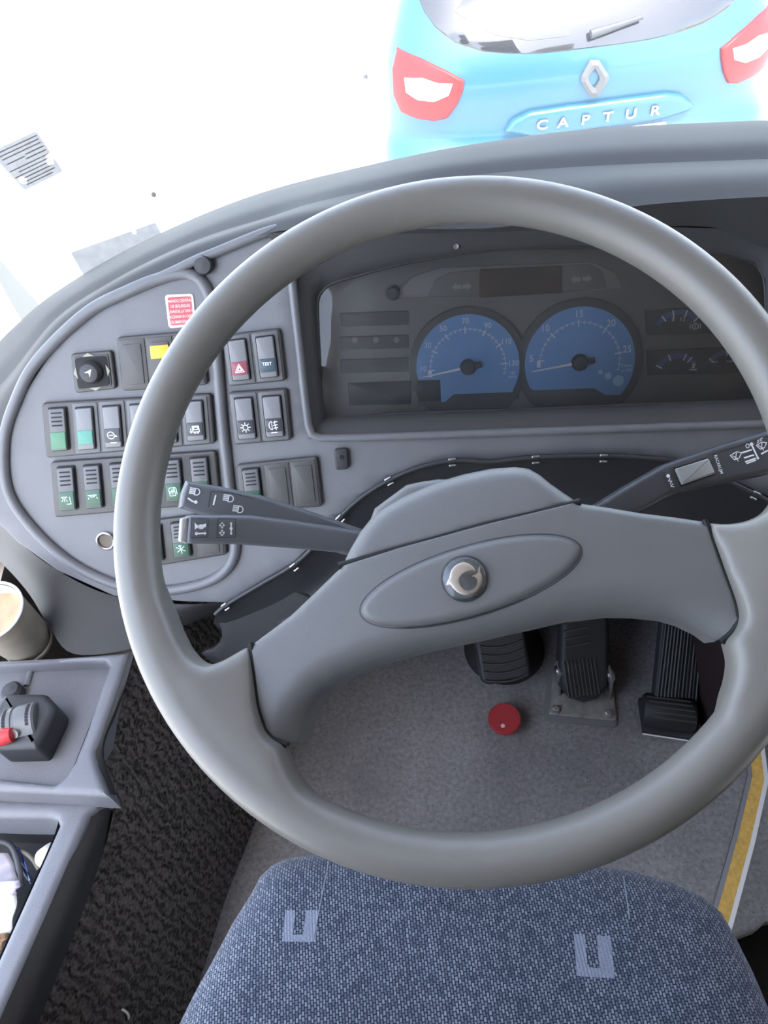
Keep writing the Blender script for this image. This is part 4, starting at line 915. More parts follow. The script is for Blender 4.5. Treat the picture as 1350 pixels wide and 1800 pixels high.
# ================================================================== FLOOR AND PEDALS
def floormat(name, c, sp):
    M = bpy.data.materials.new(name); M.use_nodes = True; nt = M.node_tree; B = nt.nodes['Principled BSDF']; L = nt.links.new
    B.inputs['Roughness'].default_value = .6; B.inputs['Specular IOR Level'].default_value = .3
    tc = nt.nodes.new('ShaderNodeTexCoord')
    v = nt.nodes.new('ShaderNodeTexVoronoi'); v.inputs['Scale'].default_value = 190; L(tc.outputs['Object'], v.inputs['Vector'])
    n = nt.nodes.new('ShaderNodeTexNoise'); n.inputs['Scale'].default_value = 150; n.inputs['Detail'].default_value = 6; L(tc.outputs['Object'], n.inputs['Vector'])
    n2 = nt.nodes.new('ShaderNodeTexNoise'); n2.inputs['Scale'].default_value = 6; n2.inputs['Detail'].default_value = 3; L(tc.outputs['Object'], n2.inputs['Vector'])
    r = nt.nodes.new('ShaderNodeValToRGB'); L(n.outputs['Fac'], r.inputs[0]); e = r.color_ramp.elements
    e[0].position = .33; e[0].color = (c[0]*.72, c[1]*.72, c[2]*.72, 1); e[1].position = .62; e[1].color = (*c, 1); q = e.new(.78); q.color = (c[0]*1.25, c[1]*1.22, c[2]*1.18, 1)
    lt = nt.nodes.new('ShaderNodeMath'); lt.operation = 'LESS_THAN'; lt.inputs[1].default_value = .16; L(v.outputs['Distance'], lt.inputs[0])
    mx = nt.nodes.new('ShaderNodeMixRGB'); mx.blend_type = 'MULTIPLY'; L(lt.outputs[0], mx.inputs[0]); L(r.outputs[0], mx.inputs[1]); mx.inputs[2].default_value = (.45, .45, .48, 1)
    mr = nt.nodes.new('ShaderNodeMapRange'); mr.inputs[1].default_value = .3; mr.inputs[2].default_value = .7; mr.inputs[3].default_value = .75; mr.inputs[4].default_value = 1.2; L(n2.outputs['Fac'], mr.inputs[0])
    sc = nt.nodes.new('ShaderNodeVectorMath'); sc.operation = 'SCALE'; L(mx.outputs[0], sc.inputs[0]); L(mr.outputs[0], sc.inputs['Scale']); L(sc.outputs[0], B.inputs['Base Color'])
    return M
m_floor = floormat('speckled_vinyl', (.245, .235, .24), 0); m_floor2 = floormat('speckled_vinyl_step', (.36, .365, .38), 0)
yl = [(1316,1315),(1322,1364),(1297,1470),(1264,1588),(1220,1740),(1150,1990)]
fe = [FLOOR.uv(x, y) for x, y in yl]
q0 = fe[0]; q1 = fe[1]; fwd = (q0-q1).normalized()
fpoly = [V((-.60, 1.0)), V((-.60, -1.6))] + [V((fe[-1].x-.04, -1.6))] + fe[::-1] + [q0+fwd*.25, V(((q0+fwd*.25).x, 1.0))]
mb = MB(); mb.slab(FLOOR, fpoly, -.04, 0, .0005); struct('floor', mb, m_floor)
# step nosing: grey groove, yellow strip, white edge
def strip(name, w0, w1, h, mm, label=None, parent=None):
    pts = [q0+fwd*.25]+fe+[V((fe[-1].x-.05, -1.6))]
    nr = []
    for i, p in enumerate(pts):
        a = pts[max(i-1, 0)]; b = pts[min(i+1, len(pts)-1)]; t = (b-a).normalized(); nr.append(V((-t.y, t.x)))
    mb = MB(); A = [p+n*w0 for p, n in zip(pts, nr)]; B_ = [p+n*w1 for p, n in zip(pts, nr)]
    mb.grid([[FLOOR.P(p, -.04) for p in A], [FLOOR.P(p, h) for p in A], [FLOOR.P(p, h) for p in B_], [FLOOR.P(p, -.04) for p in B_]])
    return mk(name, mb, mm, parent, 30)
nos = thing('step_nosing', 'yellow anti-slip step edge strip with a white outer edge, right of the seat', 'step edge', FLOOR.P(fe[1], -.04))
strip('grip_strip', .0, .0165, .0015, mat('yellow_grit', (.66, .42, .11), .8, .2, bump=.5, bscale=700, var=.18, vscale=160), parent=nos)
strip('outer_edge', .0165, .0225, .002, mat('white_trim', (.72, .72, .70), .4), parent=nos)
strip('inner_edge', -.006, .0, .002, mat('grey_trim', (.20, .21, .23), .4), parent=nos)
LZ = Pl((0, 0, -.16), (0, 0, 1), (0, 1, 0))
lp = [V((p.x+.0, p.y)) for p in fe]
mb = MB(); mb.slab(LZ, [V((.25, 1.3)), V((.25, .75)), V((.3, .2)), V((.3, .0)), LZ.uv(1255,1660), LZ.uv(1300,1645), LZ.uv(1335,1632), LZ.uv(1350,1618), V((1.4, LZ.uv(1350,1600).y+.05)), V((1.4, 1.3))], -.04, 0, .012); struct('floor_step', mb, m_floor2)
mb = MB(); mb.box((.2, -1.8, -.40), (1.5, 1.3, -.36)); struct('floor_well', mb, mat('dark_carpet', (.022, .021, .02), .95, .1, bump=.5, bscale=500))
mb = MB(); A = [FLOOR.P(p+V((.02, 0)), -.038) for p in [q0+fwd*.25]+fe+[V((fe[-1].x-.05, -1.6))]]; mb.grid([A, [p+V((0, 0, -.34)) for p in A]]); struct('trim_3', mb, m_dash)
# red floor button
rb = thing('floor_button', 'round red foot button on the grey floor, nearer than the clutch', 'button', FLOOR.hit(885, 1277))
mb = MB(); mb.lathe(FLOOR.hit(886, 1278), (0, 0, 1), [(.012, 0), (.012, .022), (.0245, .024), (.0255, .027), (.0255, .032), (.024, .034), (.008, .0335), (0, .033)], 40); mk('button_disc', mb, mat('button_red', (.36, .035, .04), .5, .4), rb, 40)
mb = MB(); mb.lathe(FLOOR.hit(884, 1276, .0335), (0, 0, 1), [(.0035, -.001), (.003, .0012), (0, .0016)], 16); mk('screw', mb, mat('bright_screw', (.6, .58, .55), .4), rb)
# clutch
cl = thing('clutch_pedal', 'clutch pedal with ribbed black pad rising from a round rubber boot', 'pedal', FLOOR.hit(886, 1165))
c = FLOOR.hit(886, 1140); mb = MB(); mb.lathe(c, (0, 0, 1), [(.068, 0), (.066, .008), (.058, .018), (.05, .024), (.053, .03), (.043, .038), (.040, .05), (.034, .06), (.0, .064)], 48); mk('boot', mb, m_rubber, cl, 50)
PC = Pl(FLOOR.hit(886, 1166, .068), (0, -.55, .83), (0, .83, .55))
mb = MB(); pillow(mb, PC, rounded([V((-.040, -.03)), V((.040, -.03)), V((.042, .085)), V((-.042, .085))], .015), .008, None, .012, .008); pad = mk('pad', mb, mat('rubber_pad', (.035, .036, .038), .55, .4), cl, 50)
mb = MB()
for k in range(7): y = -.022+.0135*k; mb.tube([PC.P((-.034+.068*j/12, y-.006*(1-((j-6)/6)**2)), .001) for j in range(13)], .002, 6)
mk('tread', mb, mat('rubber_grey', (.05, .05, .05), .5), pad, 60)
# brake
bk = thing('brake_pedal', 'brake pedal with a rounded black pad bolted to a worn steel plate', 'pedal', FLOOR.hit(1025, 1230))
GA = FLOOR.poly([(966,1150),(1078,1160),(1085,1280),(954,1268)]); mb = MB(); mb.slab(FLOOR, rounded(GA, .008), 0, .003, .001); mk('gasket', mb, mat('gasket', (.13, .13, .13), .8), bk)
PLT = FLOOR.poly([(974,1165),(1072,1172),(1084,1271),(963,1259)]); mb = MB(); mb.slab(FLOOR, rounded(PLT, .008), .003, .008, .0015); mp_ = mk('mounting_plate', mb, m_steel, bk)
for x, y in ((977,1248),(1069,1256)):
    mb = MB(); mb.lathe(FLOOR.hit(x, y, .008), (0, 0, 1), [(.0085, 0), (.0085, .002), (.0062, .0025), (.0062, .007), (.004, .0085), (0, .0085)], 6); mk('bolt', mb, m_steel, bk)
PB = Pl(FLOOR.hit(1030, 1232, .04), (0, -.62, .78), (0, .78, .62))
bo = PB.poly([(987,1095),(1000,1040),(1062,1040),(1073,1095),(1073,1180),(1069,1212),(1052,1231),(1028,1237),(1004,1230),(988,1210),(984,1175)])
mb = MB(); pillow(mb, PB, bo, .010, None, .018, .008); pad = mk('pad', mb, m_rubber, bk, 50)
mb = MB(); lo, hi = PB.uv(1028, 1230), PB.uv(1028, 1045)
for k in range(9): x = -.024+.006*k; mb.tube([PB.P((lo.x+x, lo.y+.006+(.058)*j/6), .0008) for j in range(7)], .0013, 6)
for k in range(5): y = lo.y+.085+.012*k; mb.tube([PB.P((lo.x-.018, y), .0008), PB.P((lo.x+.022, y-.012+.014), .0008)], .0015, 6)
mk('tread', mb, mat('rubber_grey', (.05, .05, .05), .5), pad, 60)
for x, y in ((982,1180),(1072,1187)):
    p = FLOOR.hit(x, y, .055); mb = MB(); mb.lathe(p-V((.006, 0, 0)), (1, 0, 0), [(0, 0), (.009, .001), (.010, .004), (.010, .009), (.008, .012), (0, .012)], 24); mk('pivot', mb, m_chrome, bk)
    mb = MB(); mb.slab(Pl(p, (1, 0, 0), (0, 0, 1)), [V((-.012, .012)), V((.012, .012)), V((.02, -.052)), V((-.02, -.052))], -.002, .002, .0005); mk('bracket', mb, m_steel, bk)
# accelerator
ac = thing('accelerator_pedal', 'long black ribbed accelerator pedal with a rolled heel, right of the brake', 'pedal', FLOOR.hit(1170, 1270))
PA = Pl(FLOOR.hit(1175, 1235, .045), (0, -.62, .78), (.05, .78, .62))
mb = MB(); pillow(mb, PA, PA.poly([(1150,1232),(1168,1050),(1244,1050),(1236,1105),(1228,1238)]), .004, None, .012, .008); pad = mk('pad', mb, m_rubber, ac, 50)
mb = MB(); a0, a1 = PA.uv(1152, 1228), PA.uv(1226, 1232); b0, b1 = PA.uv(1172, 1055), PA.uv(1242, 1055)
for k in range(12): t = (k+.5)/12; mb.tube([PA.P(a0.lerp(a1, t), .0008), PA.P(b0.lerp(b1, t), .0008)], .0013, 6)
mk('tread', mb, mat('rubber_grey', (.05, .05, .05), .5), pad, 60)
a, b = FLOOR.hit(1128, 1246, .030), FLOOR.hit(1222, 1258, .030); ax = (b-a).normalized()
mb = MB(); mb.lathe(a, ax, [(0, 0), (.022, .001), (.026, .006), (.026, (b-a).length-.006), (.022, (b-a).length-.001), (0, (b-a).length)], 32); hl = mk('heel', mb, m_rubber, ac, 40)
mb = MB(); 
for k in range(5):
    t = math.radians(40+18*k); n_ = V((0, -math.cos(t), math.sin(t)))*.0262; mb.tube([a+ax*.008+n_, b-ax*.008+n_], .0015, 6)
mk('tread', mb, mat('rubber_grey', (.05, .05, .05), .5), hl, 60)
bp_ = FLOOR.poly([(1120,1230),(1232,1240),(1222,1305),(1129,1290)]); mb = MB(); mb.slab(FLOOR, rounded(bp_, .004), 0, .010, .001); mk('base_plate', mb, m_dark, ac)
mb = MB(); mb.tube([FLOOR.hit(1130, 1290, .010), FLOOR.hit(1222, 1304, .010)], .0013, 8); mk('plate_edge', mb, mat('white_trim', (.72, .72, .70)), ac)
# ================================================================== BUS SHELL
m_trim = mat('shell_grey', (.45, .40, .35), .7, .2); m_cream = mat('cream_panel', (.26, .25, .21), .6, .3)
def sbox(name, lo, hi, m): mb = MB(); mb.box(lo, hi); return struct(name, mb, m, 0)
mb = MB(); bk_ = [V((-.58, .70, cB[0].z))]+cB+[cB[-1]+V((.6, 0, 0)), cB[-1]+V((1.05, 0, 0))]
mb.grid([bk_, [V((p.x, p.y, -.45)) for p in bk_]]); struct('wall_front', mb, m_black, 30)
sbox('trim_2', (FLOOR.hit(1240, 1295).x, FLOOR.hit(1240, 1295).y, -.05), (FLOOR.hit(1240, 1295).x+.25, cB[-1].y-.01, .44), mat('maroon_cover', (.03, .018, .018), .8, .2, bump=.3, bscale=300))
sbox('wall_left', (-.60, -2.4, -.2), (-.56, 1.14, .31), m_trim)
sbox('wall_left', (-.60, -1.2, .31), (-.56, -.30, 1.62), m_trim)
sbox('wall_left', (-.60, -2.4, 1.62), (-.56, .86, 2.02), m_trim)
sbox('wall_right', (1.74, -2.4, -.4), (1.78, 1.14, .80), m_trim)
sbox('wall_right', (1.74, -2.4, .80), (1.78, .15, 1.70), m_trim)
sbox('wall_right', (1.74, -2.4, 1.70), (1.78, .86, 2.02), m_trim)
sbox('wall_back', (-.60, -1.24, -.4), (1.78, -1.2, 2.02), mat('fill_cut_brown', (.10, .085, .072), .8, .2))  # unseen back wall, set close and darkened to cut fill light
sbox('ceiling', (-.60, -2.44, 2.02), (1.78, .95, 2.06), mat('ceiling_cloth', (.40, .345, .285), .9, .1))
# windscreen: a curved pane from the cowl up to the roof
base = [k + V((ray(s[0], s[1]).x*.35, .8, 0)).normalized()*.04 + V((0, 0, -.07)) for k, s in zip(cK, ES)]
base += [base[-1] + V((.55, .02, 0)), base[-1] + V((1.05, -.06, 0))]
base = [V((-.585, .50, base[0].z))] + base
rows_c = [base, [p + V((0, -.03, .55)) for p in base], [V((p.x, min(p.y-.09, 1.0), 2.02)) for p in base]]
mb = MB(); mb.loft(rows_c, 60, 6); wsv, wsf = list(mb.v), list(mb.f)
win = struct('window_1', mb, glass_mat('windscreen_glass', (.96, .97, .97), .055, (.95, .95, .92), .6), 60)
BV = BVHTree.FromPolygons(wsv, wsf)
def wshit(x, y, off=.003):
    h = BV.ray_cast(CAM, ray(x, y).normalized())
    if h[0] is None: return at(x, y, .95)
    return h[0] - ray(x, y).normalized()*off
mb = MB(); mb.add([(-.58, -.29, .315), (-.58, .62, .315), (-.58, .62, 1.615), (-.58, -.29, 1.615)], [(0, 1, 2, 3)]); struct('window_2', mb, glass_mat('side_glass', (.97, .97, .97), .03, (.9, .9, .88), .6), 0)
# dirt speck on the windscreen
p = wshit(270, 342); mb = MB(); mb.lathe(p, CAM-p, [(.0032, 0), (.002, .0012), (0, .0014)], 10); mk('dirt_speck', mb, mat('dirt', (.25, .24, .22), .8), win)
# windscreen stickers seen from behind (thin translucent film)
def film(name, col, tl):
    M = bpy.data.materials.new(name); M.use_nodes = True; nt = M.node_tree; nt.nodes.clear(); L = nt.links.new
    o = nt.nodes.new('ShaderNodeOutputMaterial'); a = nt.nodes.new('ShaderNodeBsdfDiffuse'); b = nt.nodes.new('ShaderNodeBsdfTranslucent'); m_ = nt.nodes.new('ShaderNodeMixShader'); m_.inputs[0].default_value = tl
    n = nt.nodes.new('ShaderNodeTexNoise'); n.inputs['Scale'].default_value = 90; n.inputs['Detail'].default_value = 4; tc = nt.nodes.new('ShaderNodeTexCoord'); L(tc.outputs['Object'], n.inputs['Vector'])
    r = nt.nodes.new('ShaderNodeMapRange'); r.inputs[1].default_value = .3; r.inputs[2].default_value = .7; r.inputs[3].default_value = .88; r.inputs[4].default_value = 1.06; L(n.outputs['Fac'], r.inputs[0])
    s = nt.nodes.new('ShaderNodeVectorMath'); s.operation = 'SCALE'; s.inputs[0].default_value = col; L(r.outputs[0], s.inputs['Scale'])
    L(s.outputs[0], a.inputs[0]); L(s.outputs[0], b.inputs[0]); L(a.outputs[0], m_.inputs[1]); L(b.outputs[0], m_.inputs[2]); L(m_.outputs[0], o.inputs[0]); return M
m_film = film('film_grey', (.29, .28, .27), .8); m_print = film('film_print', (.245, .236, .23), .8)
def wsticker(name, quad, label, holes, lines, r=.1):
    TL, TR, BR, BL = [wshit(*p) for p in quad]
    c = (TL+TR+BR+BL)/4; n = ((TR-TL).cross(TL-BL)).normalized(); n = n if n.dot(CAM-c) > 0 else -n
    pl = Pl(c, n, (TL-BL)); uv = ccw([V(((p-c).dot(pl.u), (p-c).dot(pl.v))) for p in (TL, TR, BR, BL)])
    uv = rounded(uv, (TR-TL).length*r*.5, 3)
    # outline plus round punched holes, triangulated together
    pts = list(uv); faces = [list(range(len(uv)))]; hs = []
    for x, y, rr in holes:
        hp = wshit(x, y)-c; h = circ((hp.dot(pl.u), hp.dot(pl.v)), rr*(c-CAM).dot(FW)/FPX, 14); hs.append(h)
    grid = (TR-TL).length/26
    b, _ = densify(uv, grid); vo = list(b); edges = []
    for h in hs:
        k = len(vo); vo += h; edges += [(k+i, k+(i+1) % len(h)) for i in range(len(h))]
    lo = V((min(p.x for p in uv), min(p.y for p in uv))); hi = V((max(p.x for p in uv), max(p.y for p in uv))); y = lo.y
    while y < hi.y:
        x = lo.x
        while x < hi.x:
            p = V((x, y))
            if inside(p, uv) and min(segdist(p, uv[i-1], uv[i]) for i in range(len(uv))) > grid*.4: vo.append(p)
            x += grid
        y += grid
    v2, _, f2, *_ = delaunay_2d_cdt(vo, edges, [tuple(range(len(b)))], 1, 1e-7)
    ff = []
    for f in f2:
        m_ = sum((V(v2[i]) for i in f), V((0, 0)))/len(f)
        if not any(inside(m_, h) for h in hs): ff.append(tuple(f))
    mb = MB(); mb.add([pl.P(p, 0) for p in v2], ff); o = mk(name, mb, m_film, None, 60, label=label, cat='sticker')
    mb = MB()
    for s0, s1, t in lines:
        A = TL.lerp(TR, s0).lerp(BL.lerp(BR, s0), t); B_ = TL.lerp(TR, s1).lerp(BL.lerp(BR, s1), t)
        P_ = lambda q: V(((q-c).dot(pl.u), (q-c).dot(pl.v)))
        rnd = random.Random(int(t*1000)); q = 0
        while q < 1:
            w = .03+rnd.random()*.07; e = min(1, q+w); mb.strokes(pl, [[P_(A.lerp(B_, q)), P_(A.lerp(B_, e))]], .0013 if r > .05 else .0018, .0006); q = e+.018
    if mb.v: mk('print', mb, m_print, o, 0)
wsticker('windscreen_sticker', [(-18,268),(64,230),(111,301),(43,335)], 'square pale grey sticker with rows of print and punched holes, high on the windscreen glass', [(88,275.5,6.5),(88,284.5,6.3),(40,317.5,6.8)],
         [(.05,.95,.08),(.05,.95,.16),(.1,.95,.24),(.55,.95,.33),(.1,.5,.36),(.5,.95,.42),(.05,.95,.52),(.2,.95,.60),(.05,.95,.68),(.2,.9,.76),(.1,.9,.84),(.15,.8,.91)], .12)
wsticker('windscreen_sticker', [(124,444),(273,391),(305,450),(168,520)], 'pale grey rectangular sticker whose lower edge disappears behind the dash cowl', [(236,408,3.6)], [], .02)
# cream body panel outside the corner of the windscreen
xw = -.60
def onx(x, y, X): r = ray(x, y); return CAM + r*((X-CAM.x)/r.x)
tp = [onx(-60, 385, xw), onx(0, 456, xw), onx(66, 532, xw), onx(95, 566, xw)]
A = tp; B_ = [V((p.x, p.y, -.7)) for p in tp]; C_ = [p+V((-.05, 0, 0)) for p in A]
mb = MB(); mb.grid([C_, A, B_]); struct('trim_1', mb, m_cream, 30)

# ================================================================== OUTSIDE
def groundmat():
    M = mat('pale_concrete', (.74, .72, .68), .9, .1, bump=.3, bscale=60, var=.06, vscale=3); return M
mb = MB(); mb.box((-40, -25, GZ-.1), (40, 60, GZ)); struct('ground', mb, groundmat(), 0)
def lump(name, px, rx, ry, rz, m, label, cat, seed):
    c = GROUND.hit(*px); rnd = random.Random(seed); rows = []
    for i in range(9):
        th = math.pi/2*i/8; rows.append([c+V((rx*math.cos(th)*math.cos(a)*(1+.18*math.sin(3*a+seed)), ry*math.cos(th)*math.sin(a)*(1+.12*math.cos(2*a+seed)), rz*math.sin(th)*(1+.25*math.sin(4*a+i)))) for a in [2*math.pi*k/24 for k in range(24)]])
    mb = MB(); mb.grid(rows, 0, True); return mk(name, mb, m, None, 70, label=label, cat=cat)
lump('rock', (14, 40), .10, .16, .07, mat('tan_rock', (.27, .23, .165), .9, var=.5, vscale=25), 'pale tan rock lying on the bright ground at the far top left', 'rock', 2)
lump('stone', (656, 134), .07, .05, .02, mat('blob_grey', (.10, .10, .10), .9, var=.2, vscale=30), 'flat grey stone on the bright ground beside the blue car', 'stone', 5)  # low flat grey form resting on the ground

# ---- the parked car
YAW = math.radians(-2); CO = at(1043, 136, 3.3); CP = Pl(CO, (math.sin(YAW), -math.cos(YAW), 0), (0, 0, 1)); ZL = CO.z-GZ
def itp(tab, z):
    if z <= tab[0][0]: return tab[0][1]
    for (a, b), (c, d) in zip(tab, tab[1:]):
        if z <= c: t = (z-a)/(c-a); return b+(d-b)*t
    return tab[-1][1]
YT = [(.18,.16),(.28,.02),(.38,-.045),(.5,-.07),(.60,-.07),(.67,-.045),(.71,.0),(.75,.025),(.82,.022),(.90,.005),(.97,0),(1.03,.012),(1.09,.04),(1.16,.085),(1.25,.155),(1.35,.24),(1.45,.345),(1.51,.45),(1.545,.60),(1.56,.85)]
WT = [(.18,.80),(.3,.91),(.5,.935),(.62,.93),(.72,.905),(.85,.90),(.95,.895),(1.03,.88),(1.10,.855),(1.2,.81),(1.3,.765),(1.4,.715),(1.5,.655),(1.545,.60),(1.56,.54)]
def CS(x, z):
    w = itp(WT, z); q = min(abs(x)/w, .9995); return itp(YT, z) + .40*(1-(1-q**3.0)**(1/3.0))
def cpt(x, z, off=0.0):
    e = .004; dx = (CS(x+e, z)-CS(x-e, z))/(2*e); dz = (CS(x, z+e)-CS(x, z-e))/(2*e)
    n = (CP.n + CP.u*dx + V((0, 0, 1))*dz).normalized()
    return CO + CP.u*x + V((0, 0, z-ZL)) - CP.n*CS(x, z) + n*off
def cpx(x, y):
    s = 0
    for _ in range(60):
        p = CP.hit(x, y, -s); lx = (p-CO).dot(CP.u); z = p.z-GZ; s = s*.5 + .5*CS(lx, z)
    return V((lx, z))
m_paint = mat('blue_paint', (.016, .095, .155), .35, .5, metal=.0, coat=.35); m_cglass = mat('dark_glass', (.02, .02, .022), .04, .6, coat=.5)
m_grey = mat('grey_cladding', (.06, .06, .062), .6); m_tl = mat('tail_red', (.20, .014, .013), .35, .25, coat=0); m_tlw = mat('tail_clear', (.6, .45, .43), .2, .5, coat=.2)
car = thing('car', 'light blue hatchback car parked tail-on outside the windscreen', 'car', CO - V((0, 0, ZL)))
zs = [.18,.24,.3,.38,.44,.5,.55,.6,.64,.67,.69,.71,.73,.75,.79,.82,.86,.9,.94,.97,1.0,1.03,1.06,1.09,1.13,1.16,1.2,1.25,1.3,1.35,1.4,1.45,1.48,1.51,1.53,1.545,1.555,1.56]
rows = []
for z in zs:
    w = itp(WT, z); xs = [w*math.sin(math.radians(a))**1 if abs(a) < 90 else w*math.copysign(1, a) for a in range(-90, 91, 4)]
    xs = [max(-w*.9995, min(w*.9995, x)) for x in xs]
    row = [CO+CP.u*x+V((0, 0, z-ZL))-CP.n*CS(x, z) for x in xs]
    y1 = itp(YT, z)
    ext = [.9, 1.6, 2.4, 3.2, 3.9]
    def side(sg): return [CO+CP.u*(sg*w*(1 if e < 3.5 else .8))+V((0, 0, (z if e < 2.3 or z < .95 else max(.95, z-(e-2.3)*.35*(z-.95)/.6))-ZL))-CP.n*(y1*(1-e/4)+e) for e in ext]
    rows.append(side(-1)[::-1]+row+side(1))
mb = MB(); mb.grid(rows); n = len(rows[0]); mb.f.append(tuple((len(rows)-1)*n+k for k in range(n))); mb.m.append(0); body = mk('body', mb, m_paint, car, 40)
def patch(name, uv, off, m, r=.006, parent=None, drop=.012, grid=.03, label=None, rs=None):
    mb = MB(); pillow(mb, CP, uv, r, None, drop, grid, rs, mapper=lambda p, h: cpt(p.x, p.y, off+h)); return mk(name, mb, m, parent or car, 50, label=label)
def cpoly(pts): return [cpx(*p) for p in pts]
L_ = cpoly([(724,-30),(745,20),(765,48),(800,75),(850,91),(900,95),(950,94),(1000,89)])
zb = L_[5].y
gl = L_ + [V((.0, zb+.0)) ] if False else L_
half = [V((-abs(p.x), p.y)) for p in L_ if p.x < -.05]
wo = half + [V((-p.x, p.y)) for p in half[::-1]] 
wo = [V((half[0].x+.10, 1.47))] + wo + [V((-half[0].x-.10, 1.47))]
g_ = patch('rear_window', wo, .004, m_cglass, .004, drop=.01, grid=.035)
patch('window_frit', cpoly([(800,22),(870,62),(930,72),(1000,64),(1000,-10),(900,-20),(820,-10)]), .0075, mat('glass_inner', (.07, .068, .066), .08, .5), .002, g_, .003, .04)
patch('window_patch', rounded(cpoly([(866,30),(905,20),(911,38),(870,52)]), .01), .010, mat('patch_white', (.8, .8, .8), .6), .002, g_, .003, .02)  # small white rounded patch on the rear glass
mb = MB(); wp = [cpt(*cpx(x, y), .03) for x, y in [(1035,64),(1060,56),(1090,46),(1125,34)]]; mb.tube(wp, [.018, .016, .012, .009], 10); mk('wiper', mb, m_grey, car, 50)
TLo = cpoly([(699,84),(740,102),(785,124),(817,141),(814,160),(803,185),(787,206),(765,211),(735,207),(706,195),(693,165),(691,120)])
TLi = cpoly([(714,136),(745,136),(770,145),(797,146),(790,165),(765,176),(737,173),(717,160)])
for sg in (1, -1):
    t = patch('tail_light', [V((sg*p.x, p.y)) for p in TLo], .016, m_tl, .012, drop=.03, grid=.02)
    patch('clear_lens', [V((sg*p.x, p.y)) for p in TLi], .021, m_tlw, .004, t, .008, .02)
lip = cpoly([(886,228),(900,208),(930,194),(1000,183),(1100,170),(1170,161),(1196,164),(1216,180),(1205,192),(1165,205),(1050,222),(935,238)])
patch('boot_handle', lip, .035, m_paint, .022, drop=.05, grid=.016)
mb = MB()
def letter(ch, x, y, s):
    p = cpx(x, y); c = cpt(p.x, p.y, .040); pl = Pl(c, CP.n, (0, 0, 1)); vs, fs = glyphs(ch, .015); b = len(mb.v)
    mb.add([pl.P((a*s*1.25, q*s), 0) for a, q in vs], fs); mb.add([pl.P((a*s*1.25, q*s), .006) for a, q in vs], fs)
for ch, x, y in zip('CAPTUR', (950,986,1025,1064,1104,1146), (212,208,203,198,193,187)): letter(ch, x, y, .058)
mk('lettering', mb, m_chrome, car, 0)
def ringpoly(outer, inner, h0, h1):
    o = [cpx(*p) for p in outer]; i = [cpx(*p) for p in inner]; n = len(o)
    A = [cpt(p.x, p.y, h0) for p in o]; B_ = [cpt(p.x, p.y, h1) for p in o]; M_ = [cpt(*(p.lerp(q, .5)), h1+.008) for p, q in zip(o, i)]; C_ = [cpt(p.x, p.y, h1) for p in i]; D_ = [cpt(p.x, p.y, h0) for p in i]
    mb = MB(); mb.grid([list(r) for r in (A, B_, M_, C_, D_)], 0, True); return mb
mk('emblem', ringpoly([(1036,106),(1052,106),(1069,132),(1070,138),(1051,167),(1036,167),(1020,141),(1020,135)], [(1043,121),(1046,121),(1053,134),(1053,139),(1045,152),(1042,152),(1034,139),(1034,133)], -.002, .012), mat('emblem_steel', (.09, .09, .09), .5, .4), car, 20)
# number plate: set in the recess under the handle
a, b = cpx(935, 240), cpx(1168, 210); px0, px1 = a.x, b.x; zt = (a.y+b.y)/2
mb = MB(); off = .05; o_ = cpt((px0+px1)/2, zt, .0); PN = Pl(o_+CP.n*.022, CP.n, (0, 0, 1)); hw = (px1-px0)/2
mb.slab(PN, rounded([V((-hw, -.11)), V((hw, -.11)), V((hw, 0)), V((-hw, 0))], .008), -.006, .002, .001); pn = mk('number_plate', mb, mat('plate_white', (.78, .78, .76), .4), car)
mb = MB(); mb.slab(PN, [V((-hw+.002, -.107)), V((-hw+.042, -.107)), V((-hw+.042, -.003)), V((-hw+.002, -.003))], .001, .0028, .0003); mk('blue_band', mb, mat('plate_blue', (.02, .08, .42), .4), pn)
mb = MB(); mb.text(PN, '5208 THN', (.02, -.055), .098, .003, sx=.92); mk('characters', mb, m_black, pn, 0)
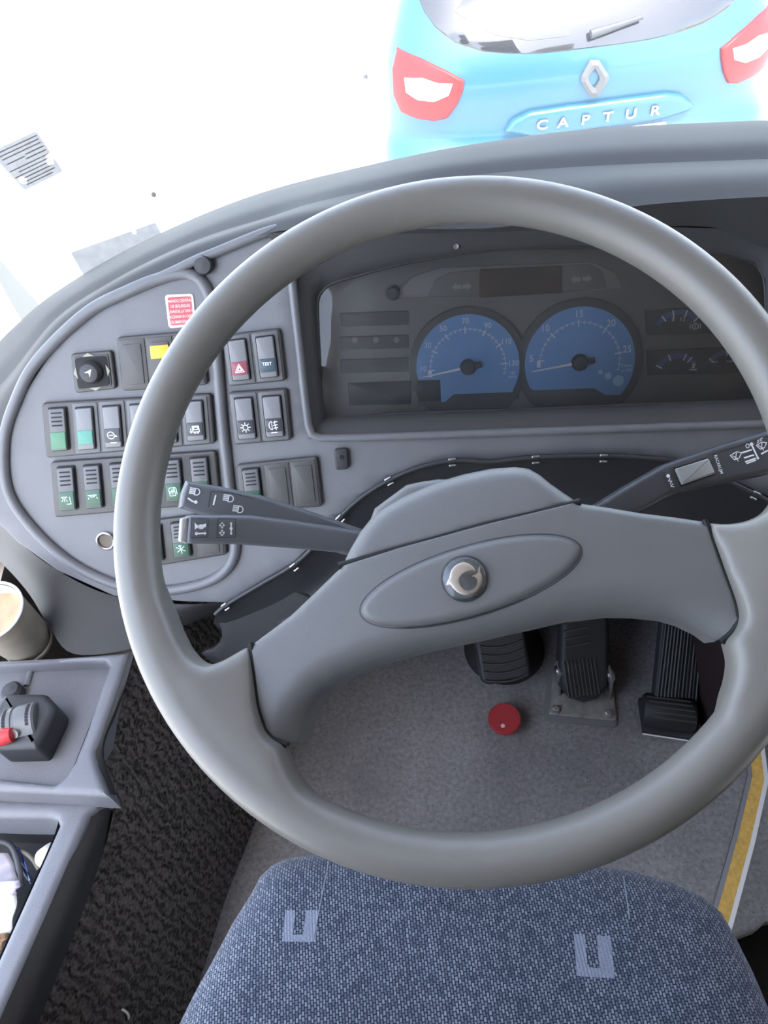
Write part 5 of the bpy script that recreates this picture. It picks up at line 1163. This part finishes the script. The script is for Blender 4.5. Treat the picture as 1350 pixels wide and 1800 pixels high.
for sg in (-1, 1):
    for e in (.62, 3.05):
        mb = MB(); c = CO + CP.u*(sg*.76) + V((0, 0, .32-ZL)) - CP.n*e
        mb.lathe(c-CP.u*sg*.1, CP.u*sg, [(.2, 0), (.31, .01), (.325, .04), (.325, .17), (.31, .2), (.22, .205)], 40); w_ = mk('tyre', mb, mat('tyre_rubber', (.04, .04, .04), .8), car, 50)
        mb = MB(); mb.lathe(c-CP.u*sg*.1, CP.u*sg, [(.22, .2), (.2, .19), (.05, .2), (0, .2)], 30); mk('wheel_rim', mb, m_steel, w_, 50)
bm_ = cpoly([(683,268),(700,262),(760,262),(880,238),(940,246),(1100,222),(1200,206),(1230,200)])
mb = MB(); rows = [[cpt(x, z, .012) for x in [(-.86+.043*k) for k in range(41)]] for z in (.20,.28,.36,.42)]; mb.grid(rows); mk('bumper_cladding', mb, m_grey, car, 50)

# ================================================================== LIGHT
sd_ = bpy.data.lights.new('sun', 'SUN'); sd_.energy = 2.2; sd_.angle = math.radians(.6); sd_.color = (1, .97, .92)
so_ = bpy.data.objects.new('sun', sd_); COL.objects.link(so_); dirv_ = V((-.20, .30, -.93)).normalized(); so_.rotation_euler = dirv_.to_track_quat('-Z', 'Y').to_euler(); so_.location = (0, -5, 12)
w = bpy.data.worlds.new('World'); S.world = w; w.use_nodes = True; nt = w.node_tree; bg = nt.nodes['Background']
sky = nt.nodes.new('ShaderNodeTexSky'); sky.sky_type = 'NISHITA'; sky.sun_disc = False; sky.sun_elevation = math.radians(68); sky.sun_rotation = math.radians(180); sky.air_density = 1.0; sky.dust_density = 2.0
hs = nt.nodes.new('ShaderNodeHueSaturation'); hs.inputs['Saturation'].default_value = .7; nt.links.new(sky.outputs[0], hs.inputs['Color']); nt.links.new(hs.outputs[0], bg.inputs[0]); bg.inputs[1].default_value = .6
S.view_settings.view_transform = 'Standard'; S.view_settings.look = 'None'; S.view_settings.gamma = 1; S.view_settings.exposure = 1.5; S.view_settings.use_curve_mapping = False
S.cycles.max_bounces = 10; S.cycles.diffuse_bounces = 5; S.cycles.glossy_bounces = 4; S.cycles.transparent_max_bounces = 12; S.cycles.sample_clamp_indirect = 8
